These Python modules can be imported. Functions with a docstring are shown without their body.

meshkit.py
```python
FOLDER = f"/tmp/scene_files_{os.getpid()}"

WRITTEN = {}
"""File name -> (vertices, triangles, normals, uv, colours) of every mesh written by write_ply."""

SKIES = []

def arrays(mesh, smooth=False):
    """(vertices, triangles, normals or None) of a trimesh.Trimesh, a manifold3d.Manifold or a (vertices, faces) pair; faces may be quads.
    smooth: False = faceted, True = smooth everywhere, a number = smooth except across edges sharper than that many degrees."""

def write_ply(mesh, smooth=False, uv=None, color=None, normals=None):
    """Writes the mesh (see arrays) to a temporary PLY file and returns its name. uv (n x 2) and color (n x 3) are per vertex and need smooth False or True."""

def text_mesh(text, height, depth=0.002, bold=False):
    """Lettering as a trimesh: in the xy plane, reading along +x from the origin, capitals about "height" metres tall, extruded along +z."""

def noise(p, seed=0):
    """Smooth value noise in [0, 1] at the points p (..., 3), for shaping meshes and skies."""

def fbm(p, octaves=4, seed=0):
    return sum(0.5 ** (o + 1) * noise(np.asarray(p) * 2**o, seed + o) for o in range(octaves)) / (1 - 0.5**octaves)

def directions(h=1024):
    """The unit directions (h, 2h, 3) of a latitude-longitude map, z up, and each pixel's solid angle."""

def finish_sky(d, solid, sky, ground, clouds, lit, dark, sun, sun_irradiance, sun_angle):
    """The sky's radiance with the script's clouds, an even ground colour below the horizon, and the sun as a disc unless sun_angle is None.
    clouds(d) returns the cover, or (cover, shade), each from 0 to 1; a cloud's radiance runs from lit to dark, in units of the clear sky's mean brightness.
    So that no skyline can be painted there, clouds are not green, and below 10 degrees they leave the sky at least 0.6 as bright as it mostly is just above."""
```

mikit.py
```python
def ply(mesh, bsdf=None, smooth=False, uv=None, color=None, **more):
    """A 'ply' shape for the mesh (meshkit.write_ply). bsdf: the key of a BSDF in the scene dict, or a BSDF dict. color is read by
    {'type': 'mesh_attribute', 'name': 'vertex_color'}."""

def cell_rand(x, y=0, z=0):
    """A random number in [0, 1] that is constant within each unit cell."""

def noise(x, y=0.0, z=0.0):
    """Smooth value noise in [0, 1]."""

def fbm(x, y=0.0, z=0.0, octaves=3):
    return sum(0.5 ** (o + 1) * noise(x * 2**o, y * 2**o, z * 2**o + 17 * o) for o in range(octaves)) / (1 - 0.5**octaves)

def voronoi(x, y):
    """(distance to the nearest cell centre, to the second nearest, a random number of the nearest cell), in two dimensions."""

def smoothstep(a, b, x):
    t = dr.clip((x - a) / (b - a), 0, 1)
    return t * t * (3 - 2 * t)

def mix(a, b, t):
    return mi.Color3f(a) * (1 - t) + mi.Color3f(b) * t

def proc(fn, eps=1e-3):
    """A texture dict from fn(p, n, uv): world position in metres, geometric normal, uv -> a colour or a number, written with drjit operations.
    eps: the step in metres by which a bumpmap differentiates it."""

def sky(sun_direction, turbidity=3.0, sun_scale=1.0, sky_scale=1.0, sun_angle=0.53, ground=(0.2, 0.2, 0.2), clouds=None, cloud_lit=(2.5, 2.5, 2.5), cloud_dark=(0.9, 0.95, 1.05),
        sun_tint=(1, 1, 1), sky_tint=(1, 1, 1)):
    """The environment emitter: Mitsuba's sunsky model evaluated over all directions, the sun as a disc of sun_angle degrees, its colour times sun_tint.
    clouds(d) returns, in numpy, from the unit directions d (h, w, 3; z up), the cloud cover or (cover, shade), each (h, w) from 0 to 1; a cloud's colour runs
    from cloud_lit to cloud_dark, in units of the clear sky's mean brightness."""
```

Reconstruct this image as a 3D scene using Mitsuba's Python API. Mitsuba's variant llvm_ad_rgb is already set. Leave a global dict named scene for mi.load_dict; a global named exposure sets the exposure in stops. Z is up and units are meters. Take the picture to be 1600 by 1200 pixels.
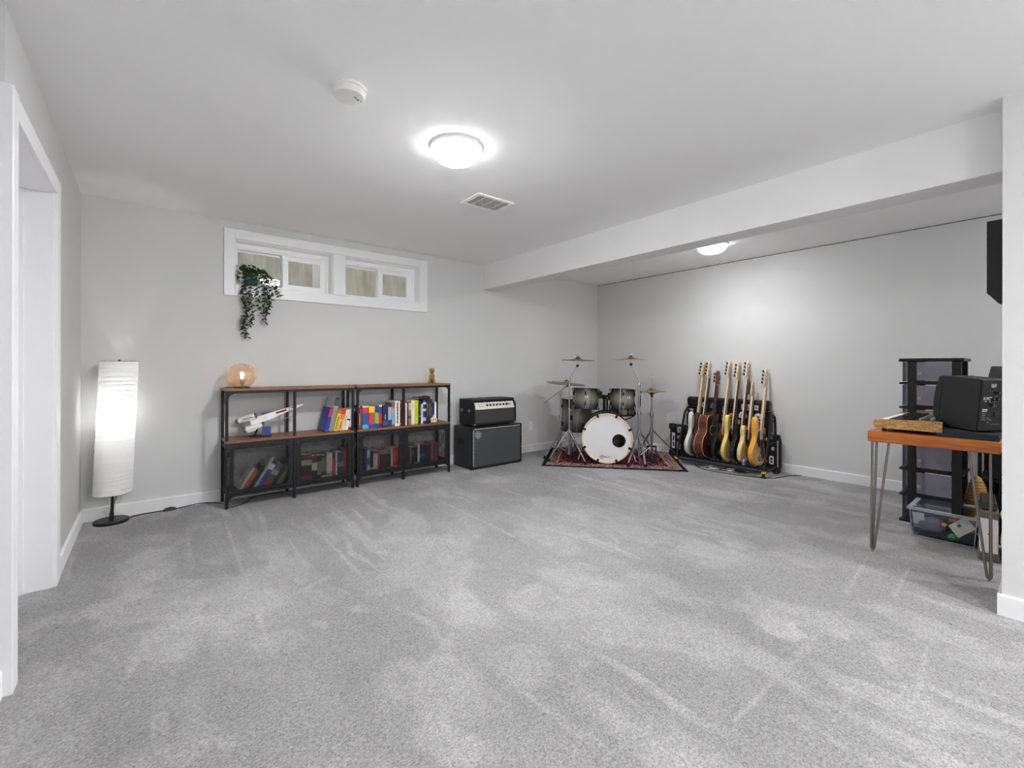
import math, random
import numpy as np
import trimesh
import drjit as dr
import mitsuba as mi
import mikit, meshkit
from shapely.geometry import Polygon, LineString, Point, box as sbox
from shapely import affinity

PI = math.pi
T = mi.ScalarTransform4f
scene, labels = {}, {}
rng = random.Random(7)

# ------------------------------------------------------------------ camera, sky, light levels
CAM_H, YAW, ROLL = 1.1447, 0.6836, 0.002
FWD = np.array([math.sin(YAW), math.cos(YAW), 0.0])
RIGHT = np.array([math.cos(YAW), -math.sin(YAW), 0.0])
UPV = -RIGHT * math.sin(ROLL) + np.array([0, 0, 1.0]) * math.cos(ROLL)
scene['camera'] = {
    'type': 'perspective', 'fov_axis': 'x', 'fov': 2 * math.degrees(math.atan(800 / 696.0)),
    'near_clip': 0.02, 'far_clip': 100.0, 'principal_point_offset_x': 0.0, 'principal_point_offset_y': 0.02225,
    'to_world': T().look_at(origin=[0, 0, CAM_H], target=[float(FWD[0]), float(FWD[1]), CAM_H], up=[float(v) for v in UPV])}
exposure = 0.0
CEILING_LAMP = 300.0
FLOOR_BULB = 235.0
GLOBE_BULB = 95.0
scene['sky'] = {**mikit.sky([0.2, 0.5, 0.85], turbidity=4.0, sun_scale=0.0, sky_scale=1.0, ground=(0.3, 0.3, 0.28),
                            clouds=lambda d: np.ones(d.shape[:2]) * 0.9, cloud_lit=(1.25, 1.24, 1.2), cloud_dark=(0.9, 0.9, 0.9)),
                'scale': 46, 'sampling_weight': 1.0}

# ------------------------------------------------------------------ materials
def D(name, c):
    scene[name] = {'type': 'twosided', 'bsdf': {'type': 'diffuse', 'reflectance': {'type': 'rgb', 'value': list(c)}}}
    return name
def P(name, c, rough=0.5, metal=0.0, **k):
    scene[name] = {'type': 'twosided', 'bsdf': {'type': 'principled', 'base_color': {'type': 'rgb', 'value': list(c)} if not isinstance(c, dict) else c,
                                                'roughness': rough, 'metallic': metal, **k}}
    return name

def lin(r, g, b):
    f = lambda v: (v / 255 / 12.92) if v / 255 <= 0.04045 else ((v / 255 + 0.055) / 1.055) ** 2.4
    return (f(r), f(g), f(b))

D('wall_paint', (0.635, 0.635, 0.632))
D('ceiling_paint', (0.88, 0.88, 0.88))
D('beam_paint', (0.78, 0.78, 0.78))
P('trim_paint', (0.79, 0.79, 0.80), 0.35, specular=0.4)
P('white_vinyl', (0.86, 0.86, 0.855), 0.35)
P('white_plastic', (0.82, 0.82, 0.81), 0.4)
P('black_metal', (0.008, 0.0085, 0.010), 0.45, specular=0.3)
P('black_plastic', (0.008, 0.008, 0.009), 0.42, specular=0.35)
P('black_rubber', (0.012, 0.012, 0.012), 0.7)
P('black_gloss', (0.008, 0.008, 0.009), 0.14, clearcoat=0.2, clearcoat_gloss=0.9)
P('dark_foam', (0.022, 0.027, 0.034), 0.9)
P('charcoal_plastic', (0.021, 0.021, 0.023), 0.5, specular=0.35)
P('tolex', (0.026, 0.027, 0.030), 0.55)
P('tolex_black', (0.007, 0.007, 0.008), 0.5, specular=0.35)
P('grille_cloth', (0.044, 0.046, 0.049), 0.75)
P('head_cloth', (0.032, 0.034, 0.029), 0.7)
P('chrome', (0.50, 0.50, 0.52), 0.17, 1.0)
P('steel', (0.27, 0.255, 0.24), 0.36, 1.0)
P('silver', (0.72, 0.72, 0.70), 0.35, 0.8)
P('brass', (0.56, 0.37, 0.10), 0.10, 1.0)
P('bronze', (0.50, 0.36, 0.21), 0.32, 1.0)
P('bronze_dark', (0.33, 0.26, 0.18), 0.36, 1.0)
P('drumhead', (0.80, 0.80, 0.82), 0.45)
P('maple', (0.66, 0.46, 0.24), 0.35)
P('maple_pale', (0.72, 0.56, 0.35), 0.35)
P('rosewood', (0.06, 0.030, 0.020), 0.4)
P('mahogany', (0.125, 0.032, 0.014), 0.22, clearcoat=0.7, clearcoat_gloss=0.9)
P('mahogany_dark', (0.06, 0.014, 0.008), 0.22, clearcoat=0.7, clearcoat_gloss=0.9)
P('guitar_white', (0.74, 0.70, 0.62), 0.2, clearcoat=0.6, clearcoat_gloss=0.9)
P('guitar_yellow', (0.80, 0.58, 0.16), 0.2, clearcoat=0.6, clearcoat_gloss=0.9)
P('guitar_cream', (0.78, 0.58, 0.26), 0.2, clearcoat=0.6, clearcoat_gloss=0.9)
P('guitar_orange', (0.80, 0.36, 0.03), 0.2, clearcoat=0.6, clearcoat_gloss=0.9)
P('guitar_tan', (0.62, 0.38, 0.17), 0.3, clearcoat=0.4)
P('sunburst_dark', (0.035, 0.016, 0.009), 0.2, clearcoat=0.7, clearcoat_gloss=0.9)
P('paper_white', (0.80, 0.79, 0.75), 0.7)
P('paper_cream', (0.70, 0.64, 0.50), 0.7)
P('stone_cream', (0.72, 0.65, 0.48), 0.5)
P('teal_glaze', (0.045, 0.22, 0.235), 0.25, clearcoat=0.5)
P('pot_soil', (0.03, 0.02, 0.013), 0.9)
P('plant_stem', (0.05, 0.075, 0.02), 0.6)
scene['leaf'] = {'type': 'principledthin', 'base_color': {'type': 'rgb', 'value': [0.035, 0.062, 0.022]}, 'roughness': 0.5, 'diff_trans': 0.5}
scene['paper_shade'] = {'type': 'principledthin', 'base_color': {'type': 'rgb', 'value': [0.92, 0.92, 0.90]}, 'roughness': 0.9, 'diff_trans': 0.48}
scene['window_glass'] = {'type': 'thindielectric', 'int_ior': 1.5}
scene['amber_glass'] = {'type': 'blendbsdf', 'weight': 0.13,
                        'a': {'type': 'thindielectric', 'int_ior': 1.5, 'specular_transmittance': {'type': 'rgb', 'value': [0.85, 0.765, 0.68]}},
                        'b': {'type': 'principledthin', 'base_color': {'type': 'rgb', 'value': [0.62, 0.50, 0.40]}, 'roughness': 0.4, 'diff_trans': 1.0}}
scene['clear_plastic'] = {'type': 'thindielectric', 'int_ior': 1.5, 'specular_transmittance': {'type': 'rgb', 'value': [0.80, 0.85, 0.89]}}
scene['smoky_plastic'] = {'type': 'blendbsdf', 'weight': 0.52,
                          'a': {'type': 'thindielectric', 'int_ior': 1.5, 'specular_transmittance': {'type': 'rgb', 'value': [0.55, 0.56, 0.60]}},
                          'b': {'type': 'twosided', 'bsdf': {'type': 'principled', 'base_color': {'type': 'rgb', 'value': [0.38, 0.38, 0.44]}, 'roughness': 0.22}}}
scene['frosted_plastic'] = {'type': 'blendbsdf', 'weight': 0.5,
                            'a': {'type': 'thindielectric', 'int_ior': 1.4, 'specular_transmittance': {'type': 'rgb', 'value': [0.85, 0.87, 0.9]}},
                            'b': {'type': 'twosided', 'bsdf': {'type': 'diffuse', 'reflectance': {'type': 'rgb', 'value': [0.55, 0.57, 0.62]}}}}

COL = {}
def C(r, g, b, rough=0.45):
    """a plain coloured material from an sRGB colour, one entry per colour"""
    k = (r, g, b, rough)
    if k not in COL:
        COL[k] = P('tint_%d_%d_%d_%d' % (r, g, b, int(rough * 100)), lin(r, g, b), rough)
    return COL[k]

# carpet: grey pile, vacuum tracks along the walls, brushed patches
TRACKS = [(0.92, 3.79, 0.90, 2.26, .022), (1.11, 3.74, 1.13, 3.15, .02), (1.27, 3.61, 1.23, 3.1, .03), (1.93, 3.46, 1.91, 2.15, .022), (1.91, 2.15, 1.84, 1.7, .03),
          (1.09, 2.64, 1.04, 1.71, .02), (0.21, 3.9, 0.18, 2.95, .035), (-0.02, 4.02, 0.03, 3.12, .025), (0.44, 4.02, 0.38, 1.98, .022), (0.72, 3.25, 0.7, 2.71, .02),
          (1.87, 1.72, 1.85, 0.91, .025), (1.47, 0.66, 2.29, 0.65, .028), (1.71, 0.46, 1.99, 0.45, .02), (3.38, 0.54, 2.91, 0.52, .018), (3.38, 0.73, 2.75, 0.68, .018),
          (3.55, 3.07, 3.49, 2.22, .02), (2.74, 2.52, 2.38, 1.82, .02), (3.66, 2.54, 3.6, 1.61, .02), (2.16, 2.98, 2.22, 2.04, .02), (3.21, 1.93, 3.35, 1.28, .02),
          (1.45, 3.4, 1.42, 2.3, .018), (2.55, 3.6, 2.6, 2.6, .018), (3.0, 3.3, 3.02, 2.2, .018), (2.48, .34, 1.9, .30, .03), (0.2, 2.3, 0.75, 2.5, .03)]
PATCHES = [(0.10, 2.96, .22, .9), (-0.2, 2.72, .2, .7), (0.63, 2.01, .14, .8), (0.24, 2.68, .25, .7), (2.24, 0.65, .16, .9), (2.01, 0.38, .13, .8), (2.89, 1.5, .16, .6),
           (2.3, 1.84, .2, .6), (1.93, 3.92, .25, .4), (1.37, 2.35, .2, .4), (1.47, 1.6, .12, .5), (2.6, .42, .14, .6), (0.61, 2.74, .12, .5), (0.04, 2.32, .13, .5),
           (3.0, .95, .14, .4), (2.05, 1.35, .12, .5), (0.9, 2.3, .12, .4), (1.15, 1.3, .09, .5), (1.75, 2.75, .16, .35), (2.5, 2.8, .2, .3), (3.4, 2.0, .2, .35)]
def carpet_color(p, n, uv):
    x, y = p.x, p.y
    wx = x + 0.10 * (mikit.noise(x * 4, y * 4, 3.0) - 0.5)
    wy = y + 0.10 * (mikit.noise(x * 4, y * 4, 9.0) - 0.5)
    big = mikit.fbm(wx * 2.6, wy * 1.7, 1.0, 4)
    tone = (big - 0.5) * 0.42
    light = mi.Float(0.0)
    rag = mikit.fbm(x * 5.5 + 0.6 * big, y * 3.8, 12.0, 4)
    for px, py, r, a in PATCHES:
        d2 = (dr.square(wx - px) + dr.square((wy - py) * 0.8)) / (r * r)
        light = dr.maximum(light, 0.9 * a * mikit.smoothstep(0.20, 0.62, dr.exp(-d2 * 0.6) * mikit.smoothstep(0.34, 0.62, rag)))
    for x0, y0, x1, y1, w in TRACKS:
        dx, dy = x1 - x0, y1 - y0
        L = dx * dx + dy * dy
        t = ((x - x0) * dx + (y - y0) * dy) / L
        tc = dr.clip(t, 0, 1)
        d = dr.sqrt(dr.square(x - x0 - tc * dx) + dr.square(y - y0 - tc * dy))
        light = dr.maximum(light, 0.60 * dr.exp(-dr.square(d / (w * (0.25 + 0.55 * tc)))) * mikit.smoothstep(0.30, 0.62, rag + 0.12))
    swirl = mikit.smoothstep(0.50, 0.66, mikit.fbm(wx * 3.4 + 3.0, wy * 2.2, 21.0, 4))
    strokes = mikit.smoothstep(0.54, 0.72, mikit.fbm(wx * 15.0, wy * 1.1, 31.0, 3)) * mikit.smoothstep(0.40, 0.60, mikit.fbm(x * 2.0, y * 2.0, 40.0, 2))
    light = dr.maximum(light, dr.maximum(0.52 * swirl, 0.55 * strokes))
    light = light * (0.45 + 1.0 * mikit.fbm(x * 11, y * 11, 5.0, 3))
    tuft = mikit.noise(x * 170 + y * 50, y * 230 - x * 60, 0.5) * 0.55 + mikit.noise(x * 390, y * 390, 2.5) * 0.45
    v = 0.300 * (1.0 + tone) + 0.125 * light
    v = v * (0.22 + 1.56 * tuft)
    return mi.Color3f(v * 1.0, v * 0.985, v * 0.99)
def carpet_height(p, n, uv):
    return (mikit.noise(p.x * 210, p.y * 210, 0.5) + 0.6 * mikit.noise(p.x * 430, p.y * 430, 2.5)) * 0.0030
scene['carpet'] = {'type': 'bumpmap', 'arbitrary': mikit.proc(carpet_height, eps=1.2e-3), 'scale': 1.0,
                   'bsdf': {'type': 'diffuse', 'reflectance': mikit.proc(carpet_color)}}

def wood_fn(c0, c1, along, freq):
    def f(p, n, uv):
        a = p.x if along == 'x' else p.y
        b = p.y if along == 'x' else p.x
        g = mikit.fbm(a * 3.0, b * freq, p.z * freq, 4)
        fine = mikit.noise(a * 14, b * freq * 7, p.z * freq * 7)
        return mikit.mix(c0, c1, dr.clip(g * 1.2 - 0.15 + (fine - 0.5) * 0.35, 0, 1))
    return f
P('shelf_wood', mikit.proc(wood_fn(lin(88, 58, 38), lin(150, 104, 72), 'x', 34)), 0.42)
P('desk_wood', mikit.proc(wood_fn(lin(150, 76, 22), lin(212, 128, 48), 'y', 20)), 0.38)
def burl_fn(p, n, uv):
    g = mikit.fbm(p.x * 40, p.y * 40, p.z * 70, 4)
    s = mikit.smoothstep(0.55, 0.75, mikit.noise(p.x * 160, p.y * 160, p.z * 160))
    return mikit.mix(lin(150, 98, 50), lin(206, 158, 92), dr.clip(g * 1.5 - 0.25, 0, 1)) * (1 - 0.45 * s)
P('burl_wood', mikit.proc(burl_fn), 0.4)
def well_fn(p, n, uv):
    g = mikit.fbm(p.x * 34, p.z * 3.5, p.y * 34, 4)
    b = mikit.fbm(p.x * 5, p.z * 6, p.y * 5, 3)
    return mikit.mix((0.33, 0.325, 0.28), (0.62, 0.61, 0.54), dr.clip(g * 0.9 + b * 0.7 - 0.35, 0, 1))
scene['well_boards'] = {'type': 'twosided', 'bsdf': {'type': 'diffuse', 'reflectance': mikit.proc(well_fn)}}
D('concrete', (0.45, 0.44, 0.40))

# ------------------------------------------------------------------ mesh helpers
def mat(o, ex, ey, ez):
    m = np.eye(4)
    m[:3, 0], m[:3, 1], m[:3, 2], m[:3, 3] = ex, ey, ez, o
    return m
def xf(mesh, m):
    mesh = mesh.copy()
    mesh.apply_transform(m)
    return mesh
def move(mesh, x=0, y=0, z=0):
    return xf(mesh, trimesh.transformations.translation_matrix([x, y, z]))
def rot(mesh, deg, axis, point=(0, 0, 0)):
    return xf(mesh, trimesh.transformations.rotation_matrix(math.radians(deg), axis, point))
def cat(ms):
    return trimesh.util.concatenate([m for m in ms])
def box(x0, x1, y0, y1, z0, z1, c=0.0):
    """box between the given coordinates with chamfered edges of size c"""
    x0, x1 = min(x0, x1), max(x0, x1); y0, y1 = min(y0, y1), max(y0, y1); z0, z1 = min(z0, z1), max(z0, z1)
    if c <= 0:
        b = trimesh.creation.box((x1 - x0, y1 - y0, z1 - z0))
        return move(b, (x0 + x1) / 2, (y0 + y1) / 2, (z0 + z1) / 2)
    c = min(c, (x1 - x0) * .49, (y1 - y0) * .49, (z1 - z0) * .49)
    pts = []
    for X, sx in ((x0, 1), (x1, -1)):
        for Yv, sy in ((y0, 1), (y1, -1)):
            for Z, sz in ((z0, 1), (z1, -1)):
                pts += [(X, Yv + sy * c, Z + sz * c), (X + sx * c, Yv, Z + sz * c), (X + sx * c, Yv + sy * c, Z)]
    return trimesh.convex.convex_hull(np.array(pts))
def hull(pts):
    return trimesh.convex.convex_hull(np.array(pts, float))
def tube(path, r, n=10, cap=True):
    path = np.array(path, float)
    k = len(path)
    rr = np.full(k, r) if np.isscalar(r) else np.array(r, float)
    tang = np.gradient(path, axis=0)
    tang /= np.linalg.norm(tang, axis=1, keepdims=True) + 1e-12
    ref = np.array([0, 0, 1.0]) if abs(tang[0][2]) < 0.9 else np.array([1.0, 0, 0])
    a = np.cross(tang[0], ref); a /= np.linalg.norm(a)
    V = []
    for i in range(k):
        a = a - tang[i] * (a @ tang[i]); a /= np.linalg.norm(a) + 1e-12
        b = np.cross(tang[i], a)
        th = np.arange(n) * 2 * PI / n
        V.append(path[i] + rr[i] * (np.cos(th)[:, None] * a + np.sin(th)[:, None] * b))
    V = np.vstack(V)
    F = []
    for i in range(k - 1):
        for j in range(n):
            p, q = i * n + j, i * n + (j + 1) % n
            F += [(p, q, q + n), (p, q + n, p + n)]
    if cap:
        V = np.vstack([V, path[0], path[-1]])
        for j in range(n):
            F.append((len(V) - 2, (j + 1) % n, j))
            F.append((len(V) - 1, (k - 1) * n + j, (k - 1) * n + (j + 1) % n))
    return trimesh.Trimesh(V, np.array(F), process=False)
def rod(a, b, r, n=10):
    return tube([a, b], r, n)
def smooth_path(pts, n=8):
    """Catmull-Rom through the points"""
    p = np.array(pts, float)
    p = np.vstack([2 * p[0] - p[1], p, 2 * p[-1] - p[-2]])
    out = []
    for i in range(1, len(p) - 2):
        for t in np.arange(n) / n:
            out.append(0.5 * ((2 * p[i]) + (-p[i - 1] + p[i + 1]) * t + (2 * p[i - 1] - 5 * p[i] + 4 * p[i + 1] - p[i + 2]) * t ** 2 + (-p[i - 1] + 3 * p[i] - 3 * p[i + 1] + p[i + 2]) * t ** 3))
    out.append(p[-2])
    return np.array(out)
def closed_spline(pts, n=6):
    p = np.array(pts, float); k = len(p); out = []
    for i in range(k):
        a, b, c, d = p[i - 1], p[i], p[(i + 1) % k], p[(i + 2) % k]
        for t in np.arange(n) / n:
            out.append(0.5 * (2 * b + (c - a) * t + (2 * a - 5 * b + 4 * c - d) * t ** 2 + (3 * b - a - 3 * c + d) * t ** 3))
    return np.array(out)
def lathe(prof, n=32):
    return trimesh.creation.revolve(np.array(prof, float), sections=n)
def align(mesh, a, b):
    """put a mesh built along +z from the origin at a, pointing to b"""
    a, b = np.array(a, float), np.array(b, float)
    z = (b - a) / np.linalg.norm(b - a)
    x = np.cross([0, 0, 1.0], z) if abs(z[2]) < 0.95 else np.cross([0, 1.0, 0], z)
    x /= np.linalg.norm(x)
    return xf(mesh, mat(a, x, np.cross(z, x), z))
def prism(poly, depth):
    return trimesh.creation.extrude_polygon(poly, depth, engine='earcut')
def xz_plate(poly, y0, y1):
    """polygon in the x-z plane, filling y0..y1"""
    m = prism(poly, y1 - y0)
    return xf(m, mat((0, y1, 0), (1, 0, 0), (0, 0, 1), (0, -1, 0)))
def yz_plate(poly, x0, x1):
    m = prism(poly, x1 - x0)
    return xf(m, mat((x0, 0, 0), (0, 1, 0), (0, 0, 1), (1, 0, 0)))
def rrect(x0, x1, y0, y1, r, n=6):
    return sbox(x0 + r, y0 + r, x1 - r, y1 - r).buffer(r, quad_segs=n)
def loft(outline, levels):
    """outline (N,2) counter-clockwise; levels (z, inset) from bottom to top; capped"""
    o = np.array(outline, float)
    t = np.roll(o, -1, 0) - np.roll(o, 1, 0)
    nrm = np.stack([-t[:, 1], t[:, 0]], 1); nrm /= np.linalg.norm(nrm, axis=1, keepdims=True) + 1e-12
    N = len(o); V = []; F = []
    for z, ins in levels:
        V.append(np.column_stack([o + nrm * ins, np.full(N, z)]))
    for i in range(len(levels) - 1):
        for j in range(N):
            a, b = i * N + j, i * N + (j + 1) % N
            F += [(a, b, b + N), (a, b + N, a + N)]
    V = np.vstack(V)
    def cap(ring, flip):
        v2, f2 = trimesh.creation.triangulate_polygon(Polygon(ring), engine='earcut')
        from scipy.spatial import cKDTree
        idx = cKDTree(ring).query(v2)[1]
        f2 = idx[f2]
        e = ring[f2]
        area = (e[:, 1, 0] - e[:, 0, 0]) * (e[:, 2, 1] - e[:, 0, 1]) - (e[:, 1, 1] - e[:, 0, 1]) * (e[:, 2, 0] - e[:, 0, 0])
        f2 = np.where((area < 0)[:, None], f2[:, ::-1], f2)
        return f2[:, ::-1] if flip else f2
    F = np.vstack([np.array(F), cap(V[:N, :2], True), cap(V[-N:, :2], False) + (len(levels) - 1) * N])
    return trimesh.Trimesh(V, F, process=False)

# ------------------------------------------------------------------ scene helpers
def numbered(k, taken):
    if k not in taken:
        return k
    i = 1
    while '%s_%03d' % (k, i) in taken:
        i += 1
    return '%s_%03d' % (k, i)
ROOTS = set()
def thing(name, label=None, category=None, group=None, kind=None):
    key = numbered(name, ROOTS)
    ROOTS.add(key)
    labels[key] = {}
    if label: labels[key]['label'] = label
    if category: labels[key]['category'] = category
    if group: labels[key]['group'] = group
    if kind: labels[key]['kind'] = kind
    return key
def add(key, mesh, m, smooth=False, **k):
    scene[key] = mikit.ply(mesh, m, smooth, **k)
    return key
def part(parent, name, mesh, m, smooth=False, label=None, kind=None, **k):
    key = numbered(parent + '__' + name, scene)
    add(key, mesh, m, smooth, **k)
    if label or kind:
        labels[key] = {**({'label': label} if label else {}), **({'kind': kind} if kind else {})}
    return key
def struct(name, mesh, m, smooth=False, label=None):
    ROOTS.add(name)
    add(name, mesh, m, smooth)
    labels[name] = {'kind': 'structure', **({'label': label} if label else {})}
    return name
def single(name, mesh, m, label, category, group=None, smooth=False, **k):
    key = thing(name, label, category, group)
    add(key, mesh, m, smooth, **k)
    return key
# ------------------------------------------------------------------ the room
XL, XB, YA, H = -0.387, 5.3795, 4.5094, 2.4013
XLN = -0.405                      # the left wall on the near side of the door
YF, XS, YS = -3.2, 3.0685, 0.166  # front wall behind the camera, the stub wall and its end
BX0, BX1, BZ = 3.219, 3.42, 2.102
YALC = -3.2

struct('floor', box(-0.9, 5.7, YF - .2, 4.75, -0.12, 0), 'carpet')
struct('ceiling', box(-0.9, 5.7, YF - .2, 4.75, H, H + .15), 'ceiling_paint')
wall = Polygon([(-0.7, -0.1), (5.7, -0.1), (5.7, H + .1), (-0.7, H + .1)])
openings = [sbox(0.575, 1.850, 1.398, 2.249), sbox(1.516, 1.850, 2.333, 2.249)]
for o in openings:
    wall = wall.difference(o)
struct('wall_back', xz_plate(wall, YA, YA + .26), 'wall_paint')
struct('wall_right', box(XB, XB + .2, YALC - .3, YA + .2, -.1, H + .1), 'wall_paint')
DY0, DY1, DZ = 2.375, 3.278, 2.036     # door opening
lw = Polygon([(2.3, -.1), (YA + .1, -.1), (YA + .1, H + .1), (2.3, H + .1)]).difference(sbox(DY0 - .01, -.2, DY1 + .01, DZ + .01))
struct('wall_left', yz_plate(lw, XL - .14, XL), 'wall_paint')
struct('wall_left_near', box(XLN - .14, XLN, YF - .1, 2.31, -.1, H + .1), 'wall_paint')
struct('wall_front', box(-.7, XS + .4, YF - .15, YF, -.1, H + .1), 'wall_paint')
struct('wall_stub', box(XS, BX1, YF - .1, YS, -.05, H + .05), 'wall_paint')
struct('wall_alcove', box(BX1 - .05, XB + .1, YALC - .15, YALC, -.1, H + .1), 'wall_paint')
struct('beam', box(BX0, BX1, YS - .05, YA + .02, BZ, H + .02), 'beam_paint')
struct('painted_shadow_gap', box(XB - .004, XB, YALC, YA, H - .006, H + .001), C(90, 90, 88, .9))  # dark strip painted in place of a shadow gap under the ceiling

def baseboard(name, a, b, t=.014, h=.0966):
    """profile with an eased top, along the wall from a to b; the room lies to the left of a->b"""
    a, b = np.array([*a, 0.0]), np.array([*b, 0.0])
    L = np.linalg.norm(b - a); ex = (b - a) / L; nin = np.array([-ex[1], ex[0], 0])
    prof = Polygon([(0, 0), (t, 0), (t, h - .006), (t - .003, h - .001), (t - .006, h), (0, h)])
    m = prism(prof, L)   # profile x -> into the room, y -> up, z -> along
    struct(name, xf(m, mat(a, nin, (0, 0, 1), np.cross(nin, (0, 0, 1)))) if np.allclose(np.cross(nin, (0, 0, 1)), ex) else xf(m, mat(b, nin, (0, 0, 1), -ex)), 'trim_paint')
baseboard('baseboard_back', (XB, YA), (XL, YA))
baseboard('baseboard_right', (XB, YALC), (XB, YA))
baseboard('baseboard_left', (XL, YA), (XL, 3.393))
baseboard('baseboard_left_near', (XLN, 2.295), (XLN, YF))
baseboard('baseboard_stub', (XS, YF), (XS, YS + .014))
baseboard('baseboard_stub_end', (XS - .014, YS), (BX1, YS))
baseboard('baseboard_front', (XLN, YF), (XS, YF))

# door opening in the left wall: casings, jamb, stop, closed door panel behind
def casing_v(y0, y1, x0, x1):
    return box(x0, x1, y0, y1, 0, 2.124, .003)
d = 'door_1'; ROOTS.add(d); labels[d] = {'kind': 'structure', 'label': 'white painted door frame in the left wall'}
part(d, 'casing', casing_v(2.295, DY0, -.42, -.366), 'trim_paint')
part(d, 'casing', casing_v(DY1 + .004, 3.393, XL - .01, XL + .018), 'trim_paint')
part(d, 'casing', box(XL - .01, XL + .0175, DY0, DY1 + .004, DZ + .002, 2.1235, .003), 'trim_paint')
part(d, 'jamb', box(-.545, XL + .004, DY1, DY1 + .02, 0, DZ, .001), 'trim_paint')
part(d, 'jamb', box(-.545, -.405, DY0 - .02, DY0, 0, DZ, .001), 'trim_paint')
part(d, 'head_jamb', box(-.545, XL + .004, DY0 - .02, DY1 + .02, DZ, DZ + .02, .001), 'trim_paint')
part(d, 'stop', box(-.545, -.487, DY1 - .012, DY1 - .0003, 0, DZ - .0003, .001), 'trim_paint')
part(d, 'stop', box(-.545, -.487, DY0 + .012, DY0 + .0003, 0, DZ - .0003, .001), 'trim_paint')
part(d, 'leaf', box(-.585, -.548, DY0 - .02, DY1 + .02, 0.008, DZ + .02, .002), 'trim_paint')
part(d, 'handle', cat([rod((-.548, 2.45, 1.0), (-.50, 2.45, 1.0), .011), move(trimesh.creation.icosphere(2, .027), -.49, 2.45, 1.0)]), 'silver', 30)

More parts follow.
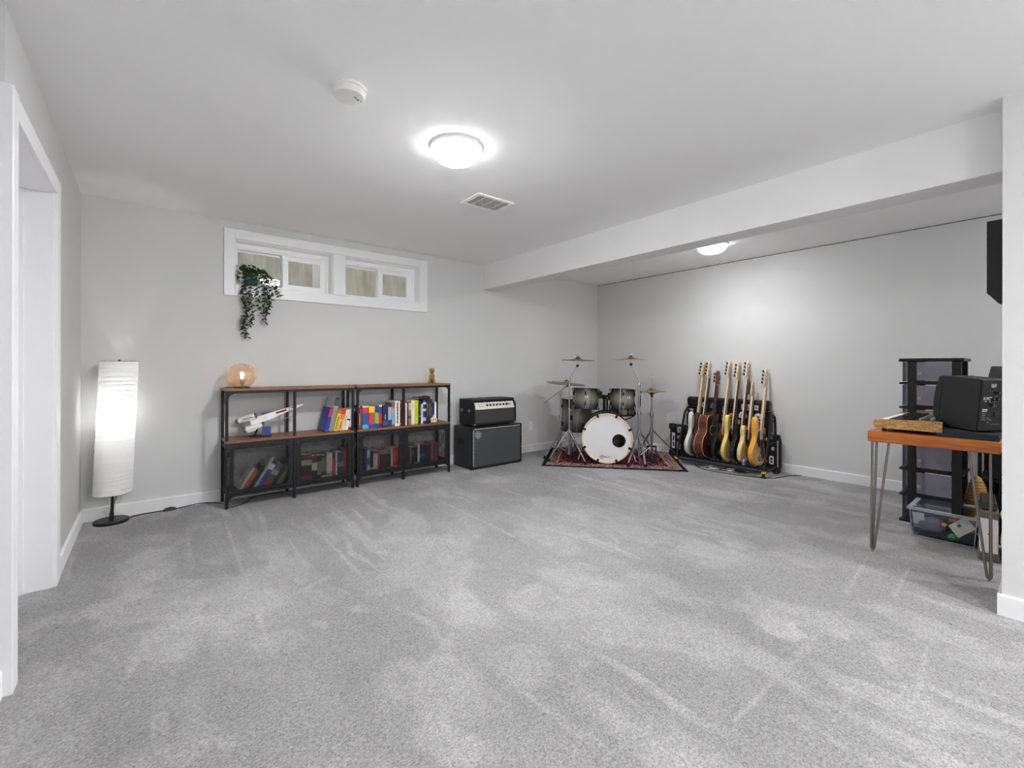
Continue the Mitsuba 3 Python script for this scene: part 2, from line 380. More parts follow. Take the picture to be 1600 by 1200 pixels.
# ------------------------------------------------------------------ the basement window
w = 'window_1'; ROOTS.add(w); labels[w] = {'kind': 'structure', 'label': 'long white basement window of two sliding units high on the back wall'}
CY0, CY1 = YA - .019, YA - .0005
def cas(x0, x1, z0, z1):
    return box(x0, x1, CY0, CY1, z0, z1, .0025)
part(w, 'casing', cas(.493, .575, 1.7554, 2.3312), 'trim_paint')
part(w, 'casing', cas(2.333, 2.432, 1.7554, 2.3312), 'trim_paint')
part(w, 'casing', cas(.5752, 2.3328, 2.249, 2.331), 'trim_paint')
part(w, 'casing', cas(.5752, 2.3328, 1.7556, 1.850), 'trim_paint')
part(w, 'mullion', box(1.398, 1.516, CY0 + .001, CY1, 1.8503, 2.2487, .002), 'trim_paint')
for (x0, x1) in ((.575, 1.398), (1.516, 2.333)):
    # liner boards of the recess
    part(w, 'sill', box(x0, x1, CY1 + .001, 4.64, 1.8505, 1.858), 'trim_paint')
    part(w, 'head_liner', box(x0, x1, CY1 + .001, 4.64, 2.241, 2.2485), 'trim_paint')
    part(w, 'side_liner', box(x0, x0 + .008, CY1 + .001, 4.64, 1.858, 2.241), 'trim_paint')
    part(w, 'side_liner', box(x1 - .008, x1, CY1 + .001, 4.64, 1.858, 2.241), 'trim_paint')
    xa, xb = x0 + .008, x1 - .008
    xm = xa + (xb - xa) * .49
    # outer vinyl frame
    fr = sbox(xa, 1.858, xb, 2.241).difference(sbox(xa + .022, 1.882, xb - .022, 2.205))
    part(w, 'frame', xz_plate(fr, 4.615, 4.72), 'white_vinyl')
    part(w, 'track', cat([box(xa + .022, xb - .022, 4.628 + .018 * i, 4.633 + .018 * i, 2.193, 2.205) for i in range(3)]), 'white_vinyl')
    # fixed pane at the left, sliding sash at the right, standing further in
    fx = sbox(xa + .022, 1.882, xm + .03, 2.205).difference(sbox(xa + .034, 1.893, xm - .004, 2.176))
    part(w, 'fixed_frame', xz_plate(fx, 4.675, 4.70), 'white_vinyl')
    part(w, 'pane', box(xa + .03, xm, 4.686, 4.689, 1.888, 2.18), 'window_glass')
    sl = sbox(xm - .006, 1.8822, xb - .022, 2.192).difference(sbox(xm + .048, 1.922, xb - .076, 2.150))
    s = part(w, 'sash', xz_plate(sl, 4.636, 4.664), 'white_vinyl')
    part(s, 'pane', box(xm + .04, xb - .068, 4.649, 4.652, 1.914, 2.158), 'window_glass')
    part(s, 'pull_rail', box(xm - .004, xm + .012, 4.626, 4.637, 1.90, 2.17, .003), 'white_vinyl')
# the window well outside
struct('window_well_wall', box(-.2, 3.4, 5.30, 5.38, 1.5, 2.75), 'well_boards')
struct('window_well_side', box(.1, .18, 4.76, 5.30, 1.5, 2.75), 'well_boards')
struct('window_well_side_far', box(2.95, 3.03, 4.76, 5.30, 1.5, 2.75), 'well_boards')
struct('window_well_floor', box(-.2, 3.4, 4.76, 5.4, 1.45, 1.62), 'concrete')
struct('window_well_bright_strip', box(1.420, 1.478, 5.245, 5.30, 1.62, 2.75, .004), 'trim_paint', label='upright white strip standing in for a bright line of light in the window well')  # white strip stands in for a bright line of light behind the pane
struct('outdoor_ground', box(-30, 30, 5.38, 40, 2.3, 2.45), 'concrete')
struct('outdoor_wall', box(-3, 8, 4.77, 4.86, 2.42, 4.8), 'concrete')
struct('outdoor_roof', box(-3, 8, YF - 1, 4.9, H + .16, H + .5), 'concrete')
struct('outdoor_earth', box(-30, .1, 4.772, 5.38, 1.4, 2.45), 'concrete')
struct('outdoor_earth_far', box(3.03, 30, 4.772, 5.38, 1.4, 2.45), 'concrete')
# ------------------------------------------------------------------ ceiling fixtures
def ceiling_light(x, y, label, power=1.0):
    t = thing('ceiling_light', label, 'ceiling light', 'round flush ceiling lights')
    part(t, 'base_ring', move(lathe([(0, 0), (.147, 0), (.149, -.014), (.147, -.018), (.138, -.018), (.0, -.016)], 48), x, y, H), 'white_plastic', 40)
    for nm, prof, q in (('diffuser_rim', [(.1435, -.0175), (.1425, -.028), (.134, -.049)], .10), ('diffuser_shoulder', [(.134, -.049), (.126, -.060), (.112, -.073)], .40), ('diffuser', [(.112, -.073), (.082, -.088), (.042, -.097), (0, -.099)], 1.35)):
        dome = lathe(prof, 48)
        if np.sum(dome.face_normals[:, 2]) > 0:
            dome.invert()
        k = part(t, nm, move(dome, x, y, H), 'white_plastic', True, label='glowing white glass dome' if q > 1 else 'rim of the glowing dome')
        L = CEILING_LAMP * power * q
        scene[k]['emitter'] = {'type': 'area', 'radiance': {'type': 'rgb', 'value': [L * .985, L * .99, L]}, 'sampling_weight': 4.0 if q > 1 else 1.0}
ceiling_light(1.36, 2.175, 'lit round white dome light on the open ceiling left of the beam', .68)
ceiling_light(4.46, 2.24, 'lit round white dome light behind the beam, above the alcove floor', .36)
ceiling_light(1.25, -1.45, 'lit round white dome light on the ceiling just behind the camera', .75)
ceiling_light(2.35, -2.45, 'added fill light, round white dome on the ceiling far behind the camera', 2.1)  # unseen lamp, added to even out the brightness of the room
ceiling_light(4.40, -1.40, 'added fill light, round white dome on the alcove ceiling behind the stub wall', .68)  # unseen lamp, added to brighten the right wall beyond the stub

t = thing('smoke_detector', 'round white smoke detector on the ceiling left of the dome light', 'smoke detector')
sx, sy = .700, 2.025
part(t, 'base_plate', move(lathe([(0, 0), (.074, 0), (.074, -.009), (.070, -.012), (0, -.012)], 40), sx, sy, H), 'white_plastic', 40)
part(t, 'housing', move(lathe([(0, -.0122), (.066, -.0122), (.068, -.034), (.064, -.041), (.050, -.0435), (0, -.0435)], 40), sx, sy, H), 'white_plastic', 40)
def det(dx, dy, r, m, nm):
    part(t, nm, move(lathe([(0, -.0436), (r, -.0436), (r, -.0455), (0, -.0455)], 14), sx + dx, sy + dy, H), m)
det(.020, -.020, .006, C(150, 150, 150), 'test_button'); det(.034, -.010, .004, 'black_plastic', 'sensor_hole'); det(.050, -.006, .003, C(120, 120, 120), 'indicator')

t = thing('ceiling_vent', 'white metal ceiling vent grille with slats near the back wall', 'vent')
vx0, vx1, vy0, vy1 = 1.84, 2.175, 2.64, 2.885
fr = sbox(vx0, vy0, vx1, vy1).difference(sbox(vx0 + .028, vy0 + .028, vx1 - .028, vy1 - .028))
m = prism(fr, .008)
part(t, 'frame', move(m, 0, 0, H - .008), 'white_vinyl')
part(t, 'recess', box(vx0 + .02, vx1 - .02, vy0 + .02, vy1 - .02, H - .0012, H - .0002), C(120, 120, 118, .8))
for i in range(3):
    xx = vx0 + (vx1 - vx0) * (i + 1) / 4
    part(t, 'bar', box(xx - .003, xx + .003, vy0 + .028, vy1 - .028, H - .0078, H - .002), 'white_vinyl')
ns = 17
for i in range(ns):
    yy = vy0 + .036 + (vy1 - vy0 - .072) * i / (ns - 1)
    sl = rot(box(-(vx1 - vx0) / 2 + .028, (vx1 - vx0) / 2 - .028, -.005, .005, -.0006, .0006), 35, (1, 0, 0))
    part(t, 'slat', move(sl, (vx0 + vx1) / 2, yy, H - .0048), 'white_plastic')

t = thing('wall_outlet', 'small white wall outlet on the back wall right of the amplifier', 'outlet')
part(t, 'cover_plate', box(3.965, 4.035, YA - .006, YA - .0004, .285, .405, .0025), 'white_plastic')
for z in (.322, .368):
    part(t, 'socket', box(3.984, 4.016, YA - .0085, YA - .0055, z - .014, z + .014, .003), 'white_vinyl')

# ------------------------------------------------------------------ paper floor lamp
t = thing('floor_lamp', 'tall lit white paper floor lamp on a round black base in the left corner', 'floor lamp')
bx, by = -.213, 4.385
part(t, 'base', move(lathe([(0, 0), (.098, 0), (.100, .004), (.100, .018), (.096, .022), (0, .022)], 48), bx, by, 0), 'black_plastic', 40)
LEAN = np.array([.036, -.004, 1.0]); LEAN /= np.linalg.norm(LEAN)
o = np.array([bx, by, .0])
part(t, 'pole', cat([tube([o + LEAN * .022, o + LEAN * .05, o + LEAN * .12, o + LEAN * .45, o + LEAN * .70], [.011, .011, .009, .009, .009], 12)]), 'black_metal', 40)
part(t, 'collar', align(lathe([(0, 0), (.014, 0), (.014, .045), (.011, .05), (0, .05)], 16), o + LEAN * .022, o + LEAN), 'black_plastic', 40)
part(t, 'socket', align(lathe([(0, 0), (.017, 0), (.017, .05), (0, .05)], 16), o + LEAN * .69, o + LEAN), 'black_plastic', 40)
bulb = align(lathe([(0, 0), (.014, 0), (.02, .015), (.032, .045), (.034, .06), (.028, .08), (.014, .092), (0, .095)], 20), o + LEAN * .742, o + LEAN)
k = part(t, 'bulb', bulb, 'white_plastic', True)
scene[k]['emitter'] = {'type': 'area', 'radiance': {'type': 'rgb', 'value': [FLOOR_BULB, FLOOR_BULB * .985, FLOOR_BULB * .95]}, 'sampling_weight': 1.5}
# pleated rice-paper shade with uneven wire rings
NZ, NT, z0, z1, R = 240, 72, .214, 1.178, .110
zz = np.linspace(0, 1, NZ)
g = np.random.default_rng(3)
rings = np.sort(np.concatenate([np.linspace(0.01, .99, 30) + g.uniform(-.008, .008, 30)]))
th = np.arange(NT) * 2 * PI / NT
V = []
for s in zz:
    for a in th:
        q = np.array([[math.cos(a) * 1.3, math.sin(a) * 1.3, s * 9.0]])
        wob = (meshkit.fbm(q + 5, 2, 3)[0] - .5)
        k = s + .010 * wob + .004 * math.sin(a * 2 + s * 9)
        dd = np.min(np.abs(rings - k))
        rr = R + .0016 * math.exp(-(dd / .0035) ** 2) - .0012 * (1 - math.exp(-(dd / .012) ** 2)) + .0026 * wob
        V.append((rr * math.cos(a), rr * math.sin(a), z0 + (z1 - z0) * s))
V = np.array(V)
V[:, 0] += LEAN[0] * V[:, 2] + bx; V[:, 1] += LEAN[1] * V[:, 2] + by
F = []
for i in range(NZ - 1):
    for j in range(NT):
        a, b = i * NT + j, i * NT + (j + 1) % NT
        F += [(a, b, b + NT), (a, b + NT, a + NT)]
part(t, 'shade', trimesh.Trimesh(V, np.array(F), process=False), 'paper_shade', True, label='cylindrical white rice paper shade with fine creases')
def ring_at(z, r, rad, tx=0.0, ty=0.0):
    c = o + LEAN * z
    a = np.linspace(0, 2 * PI, 49)
    return tube([(c[0] + r * math.cos(q), c[1] + r * math.sin(q), c[2] + tx * math.cos(q) + ty * math.sin(q)) for q in a], rad, 6, False)
g = random.Random(8)
part(t, 'wire_rings', cat([ring_at(z0 + (z1 - z0) * q, R - .0022, .0011, g.uniform(-.006, .006), g.uniform(-.006, .006)) for q in rings]), 'steel', kind='stuff')
part(t, 'top_ring', cat([ring_at(1.182, .112, .0014)] + [rod(o + LEAN * 1.182 + [.112 * math.cos(q), .112 * math.sin(q), 0], o + LEAN * 1.182 - [.112 * math.cos(q), .112 * math.sin(q), 0], .0012, 6) for q in (.2, 1.77)]), 'steel', 40)
part(t, 'finial', align(lathe([(0, 0), (.008, 0), (.008, .012), (.004, .016), (0, .016)], 12), o + LEAN * 1.178, o + LEAN * 2), 'black_plastic')
part(t, 'hanger_rod', rod(o + LEAN * .80, o + LEAN * 1.18, .002, 6), 'steel')
part(t, 'cord', tube(smooth_path([(bx + .02, by - .01, .24), (bx + .03, by - .012, .19), (bx + .014, by - .008, .14), (bx + .012, by - .006, .09)], 6), .003, 8), 'black_rubber', 40)
c = single('lamp_cord', tube(smooth_path([(bx + .09, by + .02, .006), (-.05, 4.455, .005), (.05, 4.462, .005), (.10, 4.46, .006), (.16, 4.458, .006), (.25, 4.455, .014), (.33, 4.452, .02), (.40, 4.442, .012), (.445, 4.43, .005), (.47, 4.40, .004)], 8), .0034, 8), 'black_rubber', 'thin black lamp cord running along the baseboard from the paper lamp', 'cord', smooth=40)
t = thing('foot_switch', 'small black foot switch on the lamp cord at the baseboard', 'foot switch')
part(t, 'housing', hull([(x, y, z) for x, y, z in [(.085, 4.44, .001), (.175, 4.44, .001), (.085, 4.474, .001), (.175, 4.474, .001), (.10, 4.445, .02), (.16, 4.445, .02), (.10, 4.47, .02), (.16, 4.47, .02)]]), 'black_plastic')
part(t, 'button', box(.118, .146, 4.449, 4.467, .019, .026, .003), 'black_plastic')
single('shelf_cord', tube(smooth_path([(.475, 4.26, .005), (.50, 4.235, .004), (.56, 4.24, .004), (.62, 4.30, .004), (.67, 4.38, .004), (.72, 4.44, .004), (.80, 4.47, .004), (.95, 4.475, .004)], 8), .0032, 8), 'black_rubber', 'black cord lying on the carpet under the left end of the bookshelf', 'cord', smooth=40)

# ------------------------------------------------------------------ bookshelves
YP0, YP1 = 4.198, 4.220        # front posts
YB0, YB1 = 4.465, 4.487        # back posts
def lattice(w, h, cell_w=.0115, cell_h=.0062, strip=.0011, thick=.0008, shape=None):
    """expanded metal in the x-y plane of a w x h sheet"""
    area = shape if shape is not None else sbox(0, 0, w, h)
    s = cell_h / cell_w
    out = []
    ang = math.atan(s)
    n = int((h + w * s) / cell_h) + 2
    for sg in (1, -1):
        for k in range(-1, n):
            y0 = -w * s + k * cell_h if sg > 0 else k * cell_h
            ln = LineString([(0, y0), (w, y0 + sg * s * w)]).intersection(area)
            for gm in getattr(ln, 'geoms', [ln]):
                if gm.is_empty or gm.length < .003: continue
                (ax, ay), (bx_, by_) = gm.coords[0], gm.coords[-1]
                b = trimesh.creation.box((gm.length, strip, thick))
                out.append(xf(b, mat(((ax + bx_) / 2, (ay + by_) / 2, thick * .5 * sg), (math.cos(ang), sg * math.sin(ang), 0), (-sg * math.sin(ang), math.cos(ang), 0), (0, 0, 1))))
    return cat(out)
def corner_bracket(x, z, sx, sz, r):
    """concave fillet plate in the corner at (x, z), reaching r along sx and sz"""
    a = np.linspace(0, PI / 2, 9)
    pts = [(x, z)] + [(x + sx * r * (1 - math.cos(q)), z + sz * r * (1 - math.sin(q))) for q in a]
    return Polygon(pts).buffer(0)
def bookshelf(x0, xm0, xm1, x1, label):
    t = thing('bookshelf', label, 'shelf unit', 'black metal and wood shelf units')
    p = .021
    for x in (x0, x1 - p):
        part(t, 'post', box(x, x + p, YP0, YP1, 0, .944, .0015), 'black_metal')
        part(t, 'post', box(x, x + p, YB0, YB1, 0, .944, .0015), 'black_metal')
    part(t, 'post', box(xm0, xm1, YP0, YP1, .0, .944, .0015), 'black_metal')
    part(t, 'post', box(xm0, xm1, YB0, YB1, .0, .944, .0015), 'black_metal')
    part(t, 'top_board', box(x0 - .003, x1 + .003, YP0 - .004, YB1 + .003, .9445, .964, .0015), 'shelf_wood')
    part(t, 'shelf_board', box(x0 + .002, x1 - .002, YP0 - .001, YB1, .523, .543, .0015), 'shelf_wood')
    for (a, b) in ((x0 + p, xm0), (xm1, x1 - p)):
        part(t, 'rail', box(a, b, YP0 + .001, YP1 - .002, .924, .9442), 'black_metal')
        part(t, 'rail', box(a, b, YP0 + .001, YP1 - .002, .502, .5228), 'black_metal')
        part(t, 'rail', box(a, b, YP0 + .001, YP1 - .002, .092, .112), 'black_metal')
        part(t, 'rail', box(a, b, YB0 + .002, YB1, .92, .944), 'black_metal')
        part(t, 'rail', box(a, b, YB0 + .002, YB1, .092, .112), 'black_metal')
    part(t, 'bottom_board', box(x0 + .003, x1 - .003, YP1 + .001, YB0 - .001, .112, .118), 'black_metal')
    for x, sx in ((x0 + p, 1), (x1 - p, -1)):
        part(t, 'bracket', xz_plate(corner_bracket(x, .924, sx, -1, .05), YP0 + .004, YP0 + .010), 'black_metal')
        part(t, 'bracket', xz_plate(corner_bracket(x, .092, sx, -1, .055), YP0 + .004, YP0 + .010), 'black_metal')
    # side panels of expanded metal in a frame
    for x in (x0 + .006, x1 - .012):
        sp = sbox(YP1, .112, YB0, .502)
        hole = rrect(YP1 + .022, YB0 - .022, .136, .478, .03)
        s = part(t, 'side_panel', yz_plate(sp.difference(hole), x, x + .004), 'black_metal')
        lt = lattice(YB0 - YP1 - .02, .37)
        part(s, 'mesh_sheet', xf(lt, mat((x + .0045, YP1 + .01, .122), (0, 1, 0), (0, 0, 1), (1, 0, 0))), 'black_metal')
        yb = Polygon([(YP1, .112), (YP1, .06), *[(YP1 + .05 * (1 - math.cos(q)), .112 - .052 * (1 - math.sin(q))) for q in np.linspace(0, PI / 2, 8)]]).buffer(0)
        part(t, 'bracket', yz_plate(yb, x, x + .004), 'black_metal')
    # doors
    for (a, b), hinge in (((x0 + p + .003, xm0 - .003), 0), ((xm1 + .003, x1 - p - .003), 1)):
        z0, z1 = .1155, .4985
        outer = rrect(a, b, z0, z1, .006)
        hole = rrect(a + .036, b - .036, z0 + .028, z1 - .028, .034)
        dk = part(t, 'door', xz_plate(outer.difference(hole), YP0 + .003, YP0 + .0075), 'black_metal', label='black door of expanded metal mesh')
        lt = lattice(b - a - .04, z1 - z0 - .03)
        part(dk, 'mesh_sheet', xf(lt, mat((a + .02, YP0 + .0092, z0 + .015), (1, 0, 0), (0, 0, 1), (0, -1, 0))), 'black_metal')
        rv = []
        for zz_ in (z0 + .014, z0 + .12, z1 - .12, z1 - .014):
            for xx in (a + .012, b - .012):
                rv.append(move(rot(lathe([(0, 0), (.0034, 0), (.0026, .002), (0, .0026)], 8), 90, (1, 0, 0)), xx, YP0 + .003, zz_))
        part(dk, 'rivets', cat(rv), 'steel', kind='stuff')
        hx = a if hinge == 0 else b
        for zz_ in (z0 + .06, z1 - .06):
            part(dk, 'hinge', rod((hx, YP0 + .001, zz_ - .018), (hx, YP0 + .001, zz_ + .018), .0035, 8), 'black_metal', 40)
    return t
SH1 = bookshelf(.472, .974, .995, 1.503, 'left black metal shelf unit with wooden boards, carrying the amber globe lamp')
SH2 = bookshelf(1.527, 1.995, 2.018, 2.552, 'right black metal shelf unit with wooden boards, carrying the gold figurine')
ZT, ZM, ZB = .964, .543, .118
# ------------------------------------------------------------------ books
def book(look, x, w, h, d, col, z, lean=0.0, bands=(), y=4.236, title=None, pages=(222, 214, 196), label='', group='', plain=False):
    """x is the left end of the spine's foot (for lean > 0 the right end is the pivot)"""
    cm = C(*col)
    t = .0022
    covers = cat([box(0, w, 0, t, 0, h, .0006), box(0, t, t, d, 0, h), box(w - t, w, t, d, 0, h)])
    block = box(t, w - t, t, d - .004, .003, h - .003)
    bm = []
    for (a, b, c, *rest) in bands:
        bm.append((box(-.0004, w + .0004, -.0006, .004, a * h, b * h), C(*c)))
    tm = []
    if title:
        c, a, b, ww = title
        r2 = random.Random(int(x * 1e4) + int(h * 1e4))
        q = a * h
        while q < b * h - .004:
            l = r2.uniform(.004, .011)
            l = min(l, b * h - q)
            tm.append(box(w * (.5 - ww / 2), w * (.5 + ww / 2) * r2.uniform(.85, 1), -.0008, .002, q, q + l))
            q += l + .003
    if lean > 0:
        M = trimesh.transformations.translation_matrix([x, y, z]) @ trimesh.transformations.rotation_matrix(math.radians(lean), (0, 1, 0), (w, 0, 0))
    elif lean < 0:
        M = trimesh.transformations.translation_matrix([x, y, z]) @ trimesh.transformations.rotation_matrix(math.radians(lean), (0, 1, 0), (0, 0, 0))
    else:
        M = trimesh.transformations.translation_matrix([x, y, z])
    k = thing('book', label, 'book', group)
    part(k, 'cover', xf(covers, M), cm)
    part(k, 'pages', xf(block, M), C(*pages))
    for m_, c_ in bm:
        part(k, 'spine_band', xf(m_, M), c_)
    if tm:
        part(k, 'spine_title', xf(cat(tm), M), C(*title[0]))
    return k

WH, BK, NV = (228, 226, 220), (24, 24, 26), (24, 32, 74)
# leaning books in the upper left unit: look, x, w, h, depth, colour, bands, title
row1 = [('royal blue', 1.243, .030, .222, .205, (28, 42, 150), 13, [(.0, .10, (60, 60, 160)), (.62, .98, (176, 28, 92))], None),
        ('tall grey and white', 1.277, .040, .318, .215, (206, 206, 200), 12, [(.0, .72, (132, 134, 118)), (.74, .93, (70, 72, 70)), (.93, .995, (30, 30, 30))], None),
        ('yellow', 1.322, .034, .190, .15, (236, 186, 36), 13, [(.86, .985, (206, 90, 40))], ((60, 40, 20), .08, .72, .4)),
        ('red and yellow', 1.359, .036, .208, .16, (226, 190, 110), 13, [(.74, .995, (206, 38, 40)), (.5, .74, (222, 120, 60))], ((70, 50, 30), .06, .42, .4)),
        ('cream paperback', 1.398, .026, .196, .16, (232, 222, 196), 13, [], ((150, 130, 100), .2, .75, .35)),
        ('white paperback', 1.427, .026, .200, .15, (236, 234, 228), 13, [(.46, .54, (60, 70, 80))], None),
        ('white book with red foot', 1.456, .022, .208, .15, (230, 228, 222), 13, [(.0, .14, (176, 34, 40))], None)]
prev = 'amber lamp'
for i, (look, x, w, h, d, col, lean, bands, title) in enumerate(row1):
    lb = ('%s book leaning right, its big blue cover facing the toy spaceship' % look) if i == 0 else '%s%s on the upper left shelf, right of the %s one' % (look, '' if 'book' in look or 'paper' in look else ' book', prev)
    book(look, x, w, h, d, col, ZM + .0006, lean, bands, title=title, label=lb, group='books leaning on the upper left shelf')
    prev = ' '.join(look.replace(' book', '').split()[:3])
# upright books of the upper right unit
row2 = [('purple and green', 1.553, .016, .224, .16, (66, 48, 120), [(.0, .16, (200, 30, 60)), (.16, .68, (150, 190, 60)), (.68, .93, (50, 50, 130)), (.93, .995, (226, 220, 226))], None),
        ('dark red', 1.571, .020, .218, .16, (172, 26, 34), [(.9, .995, (40, 30, 40)), (.0, .15, (120, 20, 40))], None),
        ('red and blue banded', 1.597, .058, .220, .16, (28, 86, 164), [(.0, .17, (54, 190, 220)), (.70, .93, (220, 52, 44)), (.93, .995, (232, 222, 210))], None),
        ('yellow and red banded', 1.658, .058, .216, .16, (200, 60, 62), [(.0, .19, (46, 70, 170)), (.70, .99, (240, 200, 40))], None),
        ('green and blue banded', 1.7195, .040, .224, .16, (104, 190, 80), [(.0, .18, (40, 60, 150)), (.66, .99, (44, 54, 130))], None),
        ('bright red banded', 1.7625, .031, .222, .16, (222, 26, 34), [(.0, .17, (90, 30, 60)), (.62, .92, (70, 50, 130)), (.92, .995, (232, 226, 226))], None),
        ('thick navy', 1.797, .056, .220, .16, (20, 28, 58), [(.08, .30, (60, 74, 110))], ((190, 196, 210), .35, .55, .2)),
        ('pale blue', 1.857, .034, .196, .15, (150, 184, 214), [(.0, .34, (40, 58, 100))], None),
        ('brown photo', 1.896, .030, .236, .17, (116, 96, 80), [(.08, .55, (128, 160, 186)), (.55, .8, (196, 150, 120))], None),
        ('white book with black letters', 1.928, .054, .254, .17, (232, 230, 226), [], ((24, 24, 26), .10, .94, .36)),
        ('maroon', 1.9855, .055, .258, .17, (112, 30, 28), [(.90, .93, (170, 130, 90)), (.06, .09, (170, 130, 90))], ((196, 150, 110), .3, .8, .16)),
        ('thin white', 2.0435, .020, .226, .15, (214, 210, 206), [], None),
        ('tan and pink', 2.076, .030, .232, .16, (140, 112, 92), [(.66, .97, (210, 176, 160)), (.3, .4, (60, 46, 40))], None),
        ('cream hardcover', 2.109, .036, .250, .17, (232, 226, 208), [], ((120, 120, 110), .55, .9, .2)),
        ('lime green', 2.148, .042, .252, .17, (186, 206, 24), [], ((150, 168, 20), .3, .7, .25)),
        ('slim black', 2.192, .026, .246, .17, (26, 28, 32), [(.30, .36, (120, 126, 130))], ((150, 150, 150), .5, .8, .2)),
        ('short white', 2.2195, .024, .208, .15, (222, 218, 224), [], ((90, 80, 130), .3, .85, .3)),
        ('navy book with white patches', 2.245, .036, .252, .17, (30, 46, 104), [(.80, .90, (190, 200, 220)), (.52, .62, (190, 200, 220)), (.10, .26, (160, 176, 206))], None),
        ('black book with gold print', 2.2825, .026, .258, .17, (28, 25, 24), [], ((170, 140, 80), .25, .85, .3)),
        ('black book with white print', 2.310, .026, .256, .17, (22, 22, 24), [], ((200, 196, 186), .3, .8, .24)),
        ('dark grey', 2.3375, .020, .254, .16, (44, 44, 46), [], ((150, 150, 150), .3, .7, .2)),
        ('slim navy', 2.359, .018, .218, .15, (30, 40, 96), [(.1, .4, (150, 170, 210))], None),
        ('slim white', 2.3785, .026, .222, .15, (234, 232, 230), [], None)]
prev = 'shelf post between the two units'
for i, (look, x, w, h, d, col, bands, title) in enumerate(row2):
    nm = look if 'book' in look or 'hardcover' in look else look + ' book'
    lb = '%s, first of the upper right shelf' % nm if i == 0 else '%s on the upper right shelf, right of the %s one' % (nm, prev)
    book(look, x, w, h, d, col, ZM + .0004, 0, bands, title=title, label=lb, group='upright books on the upper right shelf', y=4.236 + .012 * ((i * 7) % 3) / 3)
    prev = ' '.join(look.replace(' book', '').split()[:2])
book('tan', 2.408, .026, .285, .18, (176, 142, 92), ZM + .0006, -13, [], y=4.28, label='tall tan board book leaning left at the right end of the upper row', group='upright books on the upper right shelf', pages=(150, 120, 80))
for i, (x, w, y) in enumerate([(2.196, .085, 4.29), ]):
    k = thing('book', 'black book lying flat on top of the upright books near the lime green one', 'book', 'upright books on the upper right shelf')
    zz_ = ZM + .2525 + .0075
    part(k, 'cover', cat([box(2.197, 2.335, 4.25, 4.40, zz_, zz_ + .002), box(2.197, 2.335, 4.25, 4.40, zz_ + .014, zz_ + .016), box(2.197, 2.335, 4.25, 4.252, zz_, zz_ + .016)]), C(26, 26, 28))
    part(k, 'pages', box(2.199, 2.333, 4.2525, 4.398, zz_ + .0021, zz_ + .0139), C(214, 206, 190))

# lower bays behind the mesh doors
lean1 = [('white', .020, .20, (196, 194, 186)), ('orange brown', .036, .176, (172, 84, 42)), ('black', .030, .21, (32, 36, 42)), ('tall grey white', .022, .285, (176, 176, 172)),
         ('blue', .040, .215, (48, 70, 150)), ('speckled grey', .056, .205, (96, 88, 84)), ('dark charcoal', .028, .235, (40, 42, 44)), ('olive', .020, .205, (112, 116, 66)), ('dark olive', .020, .198, (72, 76, 52))]
x, prev, th_ = .565, None, 31.0
for i, (look, w, h, col) in enumerate(lean1):
    lb = '%s book slumped behind the leftmost mesh door, ' % look + ('first from the left' if i == 0 else 'right of the %s one' % prev)
    bands = [(.0, .22, (170, 40, 46)), (.5, .7, (150, 150, 150))] if 'speckled' in look else ([(.75, .98, (214, 214, 210))] if look == 'blue' else [])
    book(look, x, w, h, .16, col, ZB + .0006, th_, bands, label=lb, group='slumped books behind the leftmost mesh door', y=4.24)
    x += w / math.cos(math.radians(th_)) + .0008
    prev = look
low = [('dark photo', 1.050, .086, .238, (44, 32, 32), [(.0, .22, (120, 30, 34)), (.6, .8, (150, 150, 146)), (.86, .97, (120, 40, 50))]),
       ('black book with yellow emblem', 1.138, .046, .219, (32, 30, 28), [(.40, .72, (190, 184, 130)), (.85, .98, (130, 30, 40))]),
       ('black and white', 1.186, .036, .218, (26, 27, 30), [(.2, .75, (96, 110, 116))]),
       ('yellow-footed black book', 1.224, .036, .212, (30, 28, 26), [(.0, .15, (206, 200, 80)), (.3, .9, (110, 100, 88))]),
       ('patterned white', 1.264, .052, .227, (184, 182, 176), [(.1, .2, (110, 110, 110))]),
       ('short red', 1.319, .026, .162, (176, 34, 56), []),
       ('thin white', 1.347, .014, .236, (190, 190, 188), []),
       ('dark teal', 1.363, .056, .224, (34, 58, 64), [(.4, .6, (80, 110, 140))]),
       ('tall red', 1.4215, .044, .242, (168, 30, 36), [])]
prev = None
for i, (look, x, w, h, col, bands) in enumerate(low):
    nm = look if 'book' in look else look + ' book'
    lb = '%s behind the second mesh door, ' % nm + ('first from the left' if i == 0 else 'right of the %s one' % prev)
    book(look, x, w, h, .17, col, ZB + .0004, 0, bands, label=lb, group='books behind the second mesh door', y=4.245)
    prev = ' '.join(look.replace(' book', '').split()[:3])
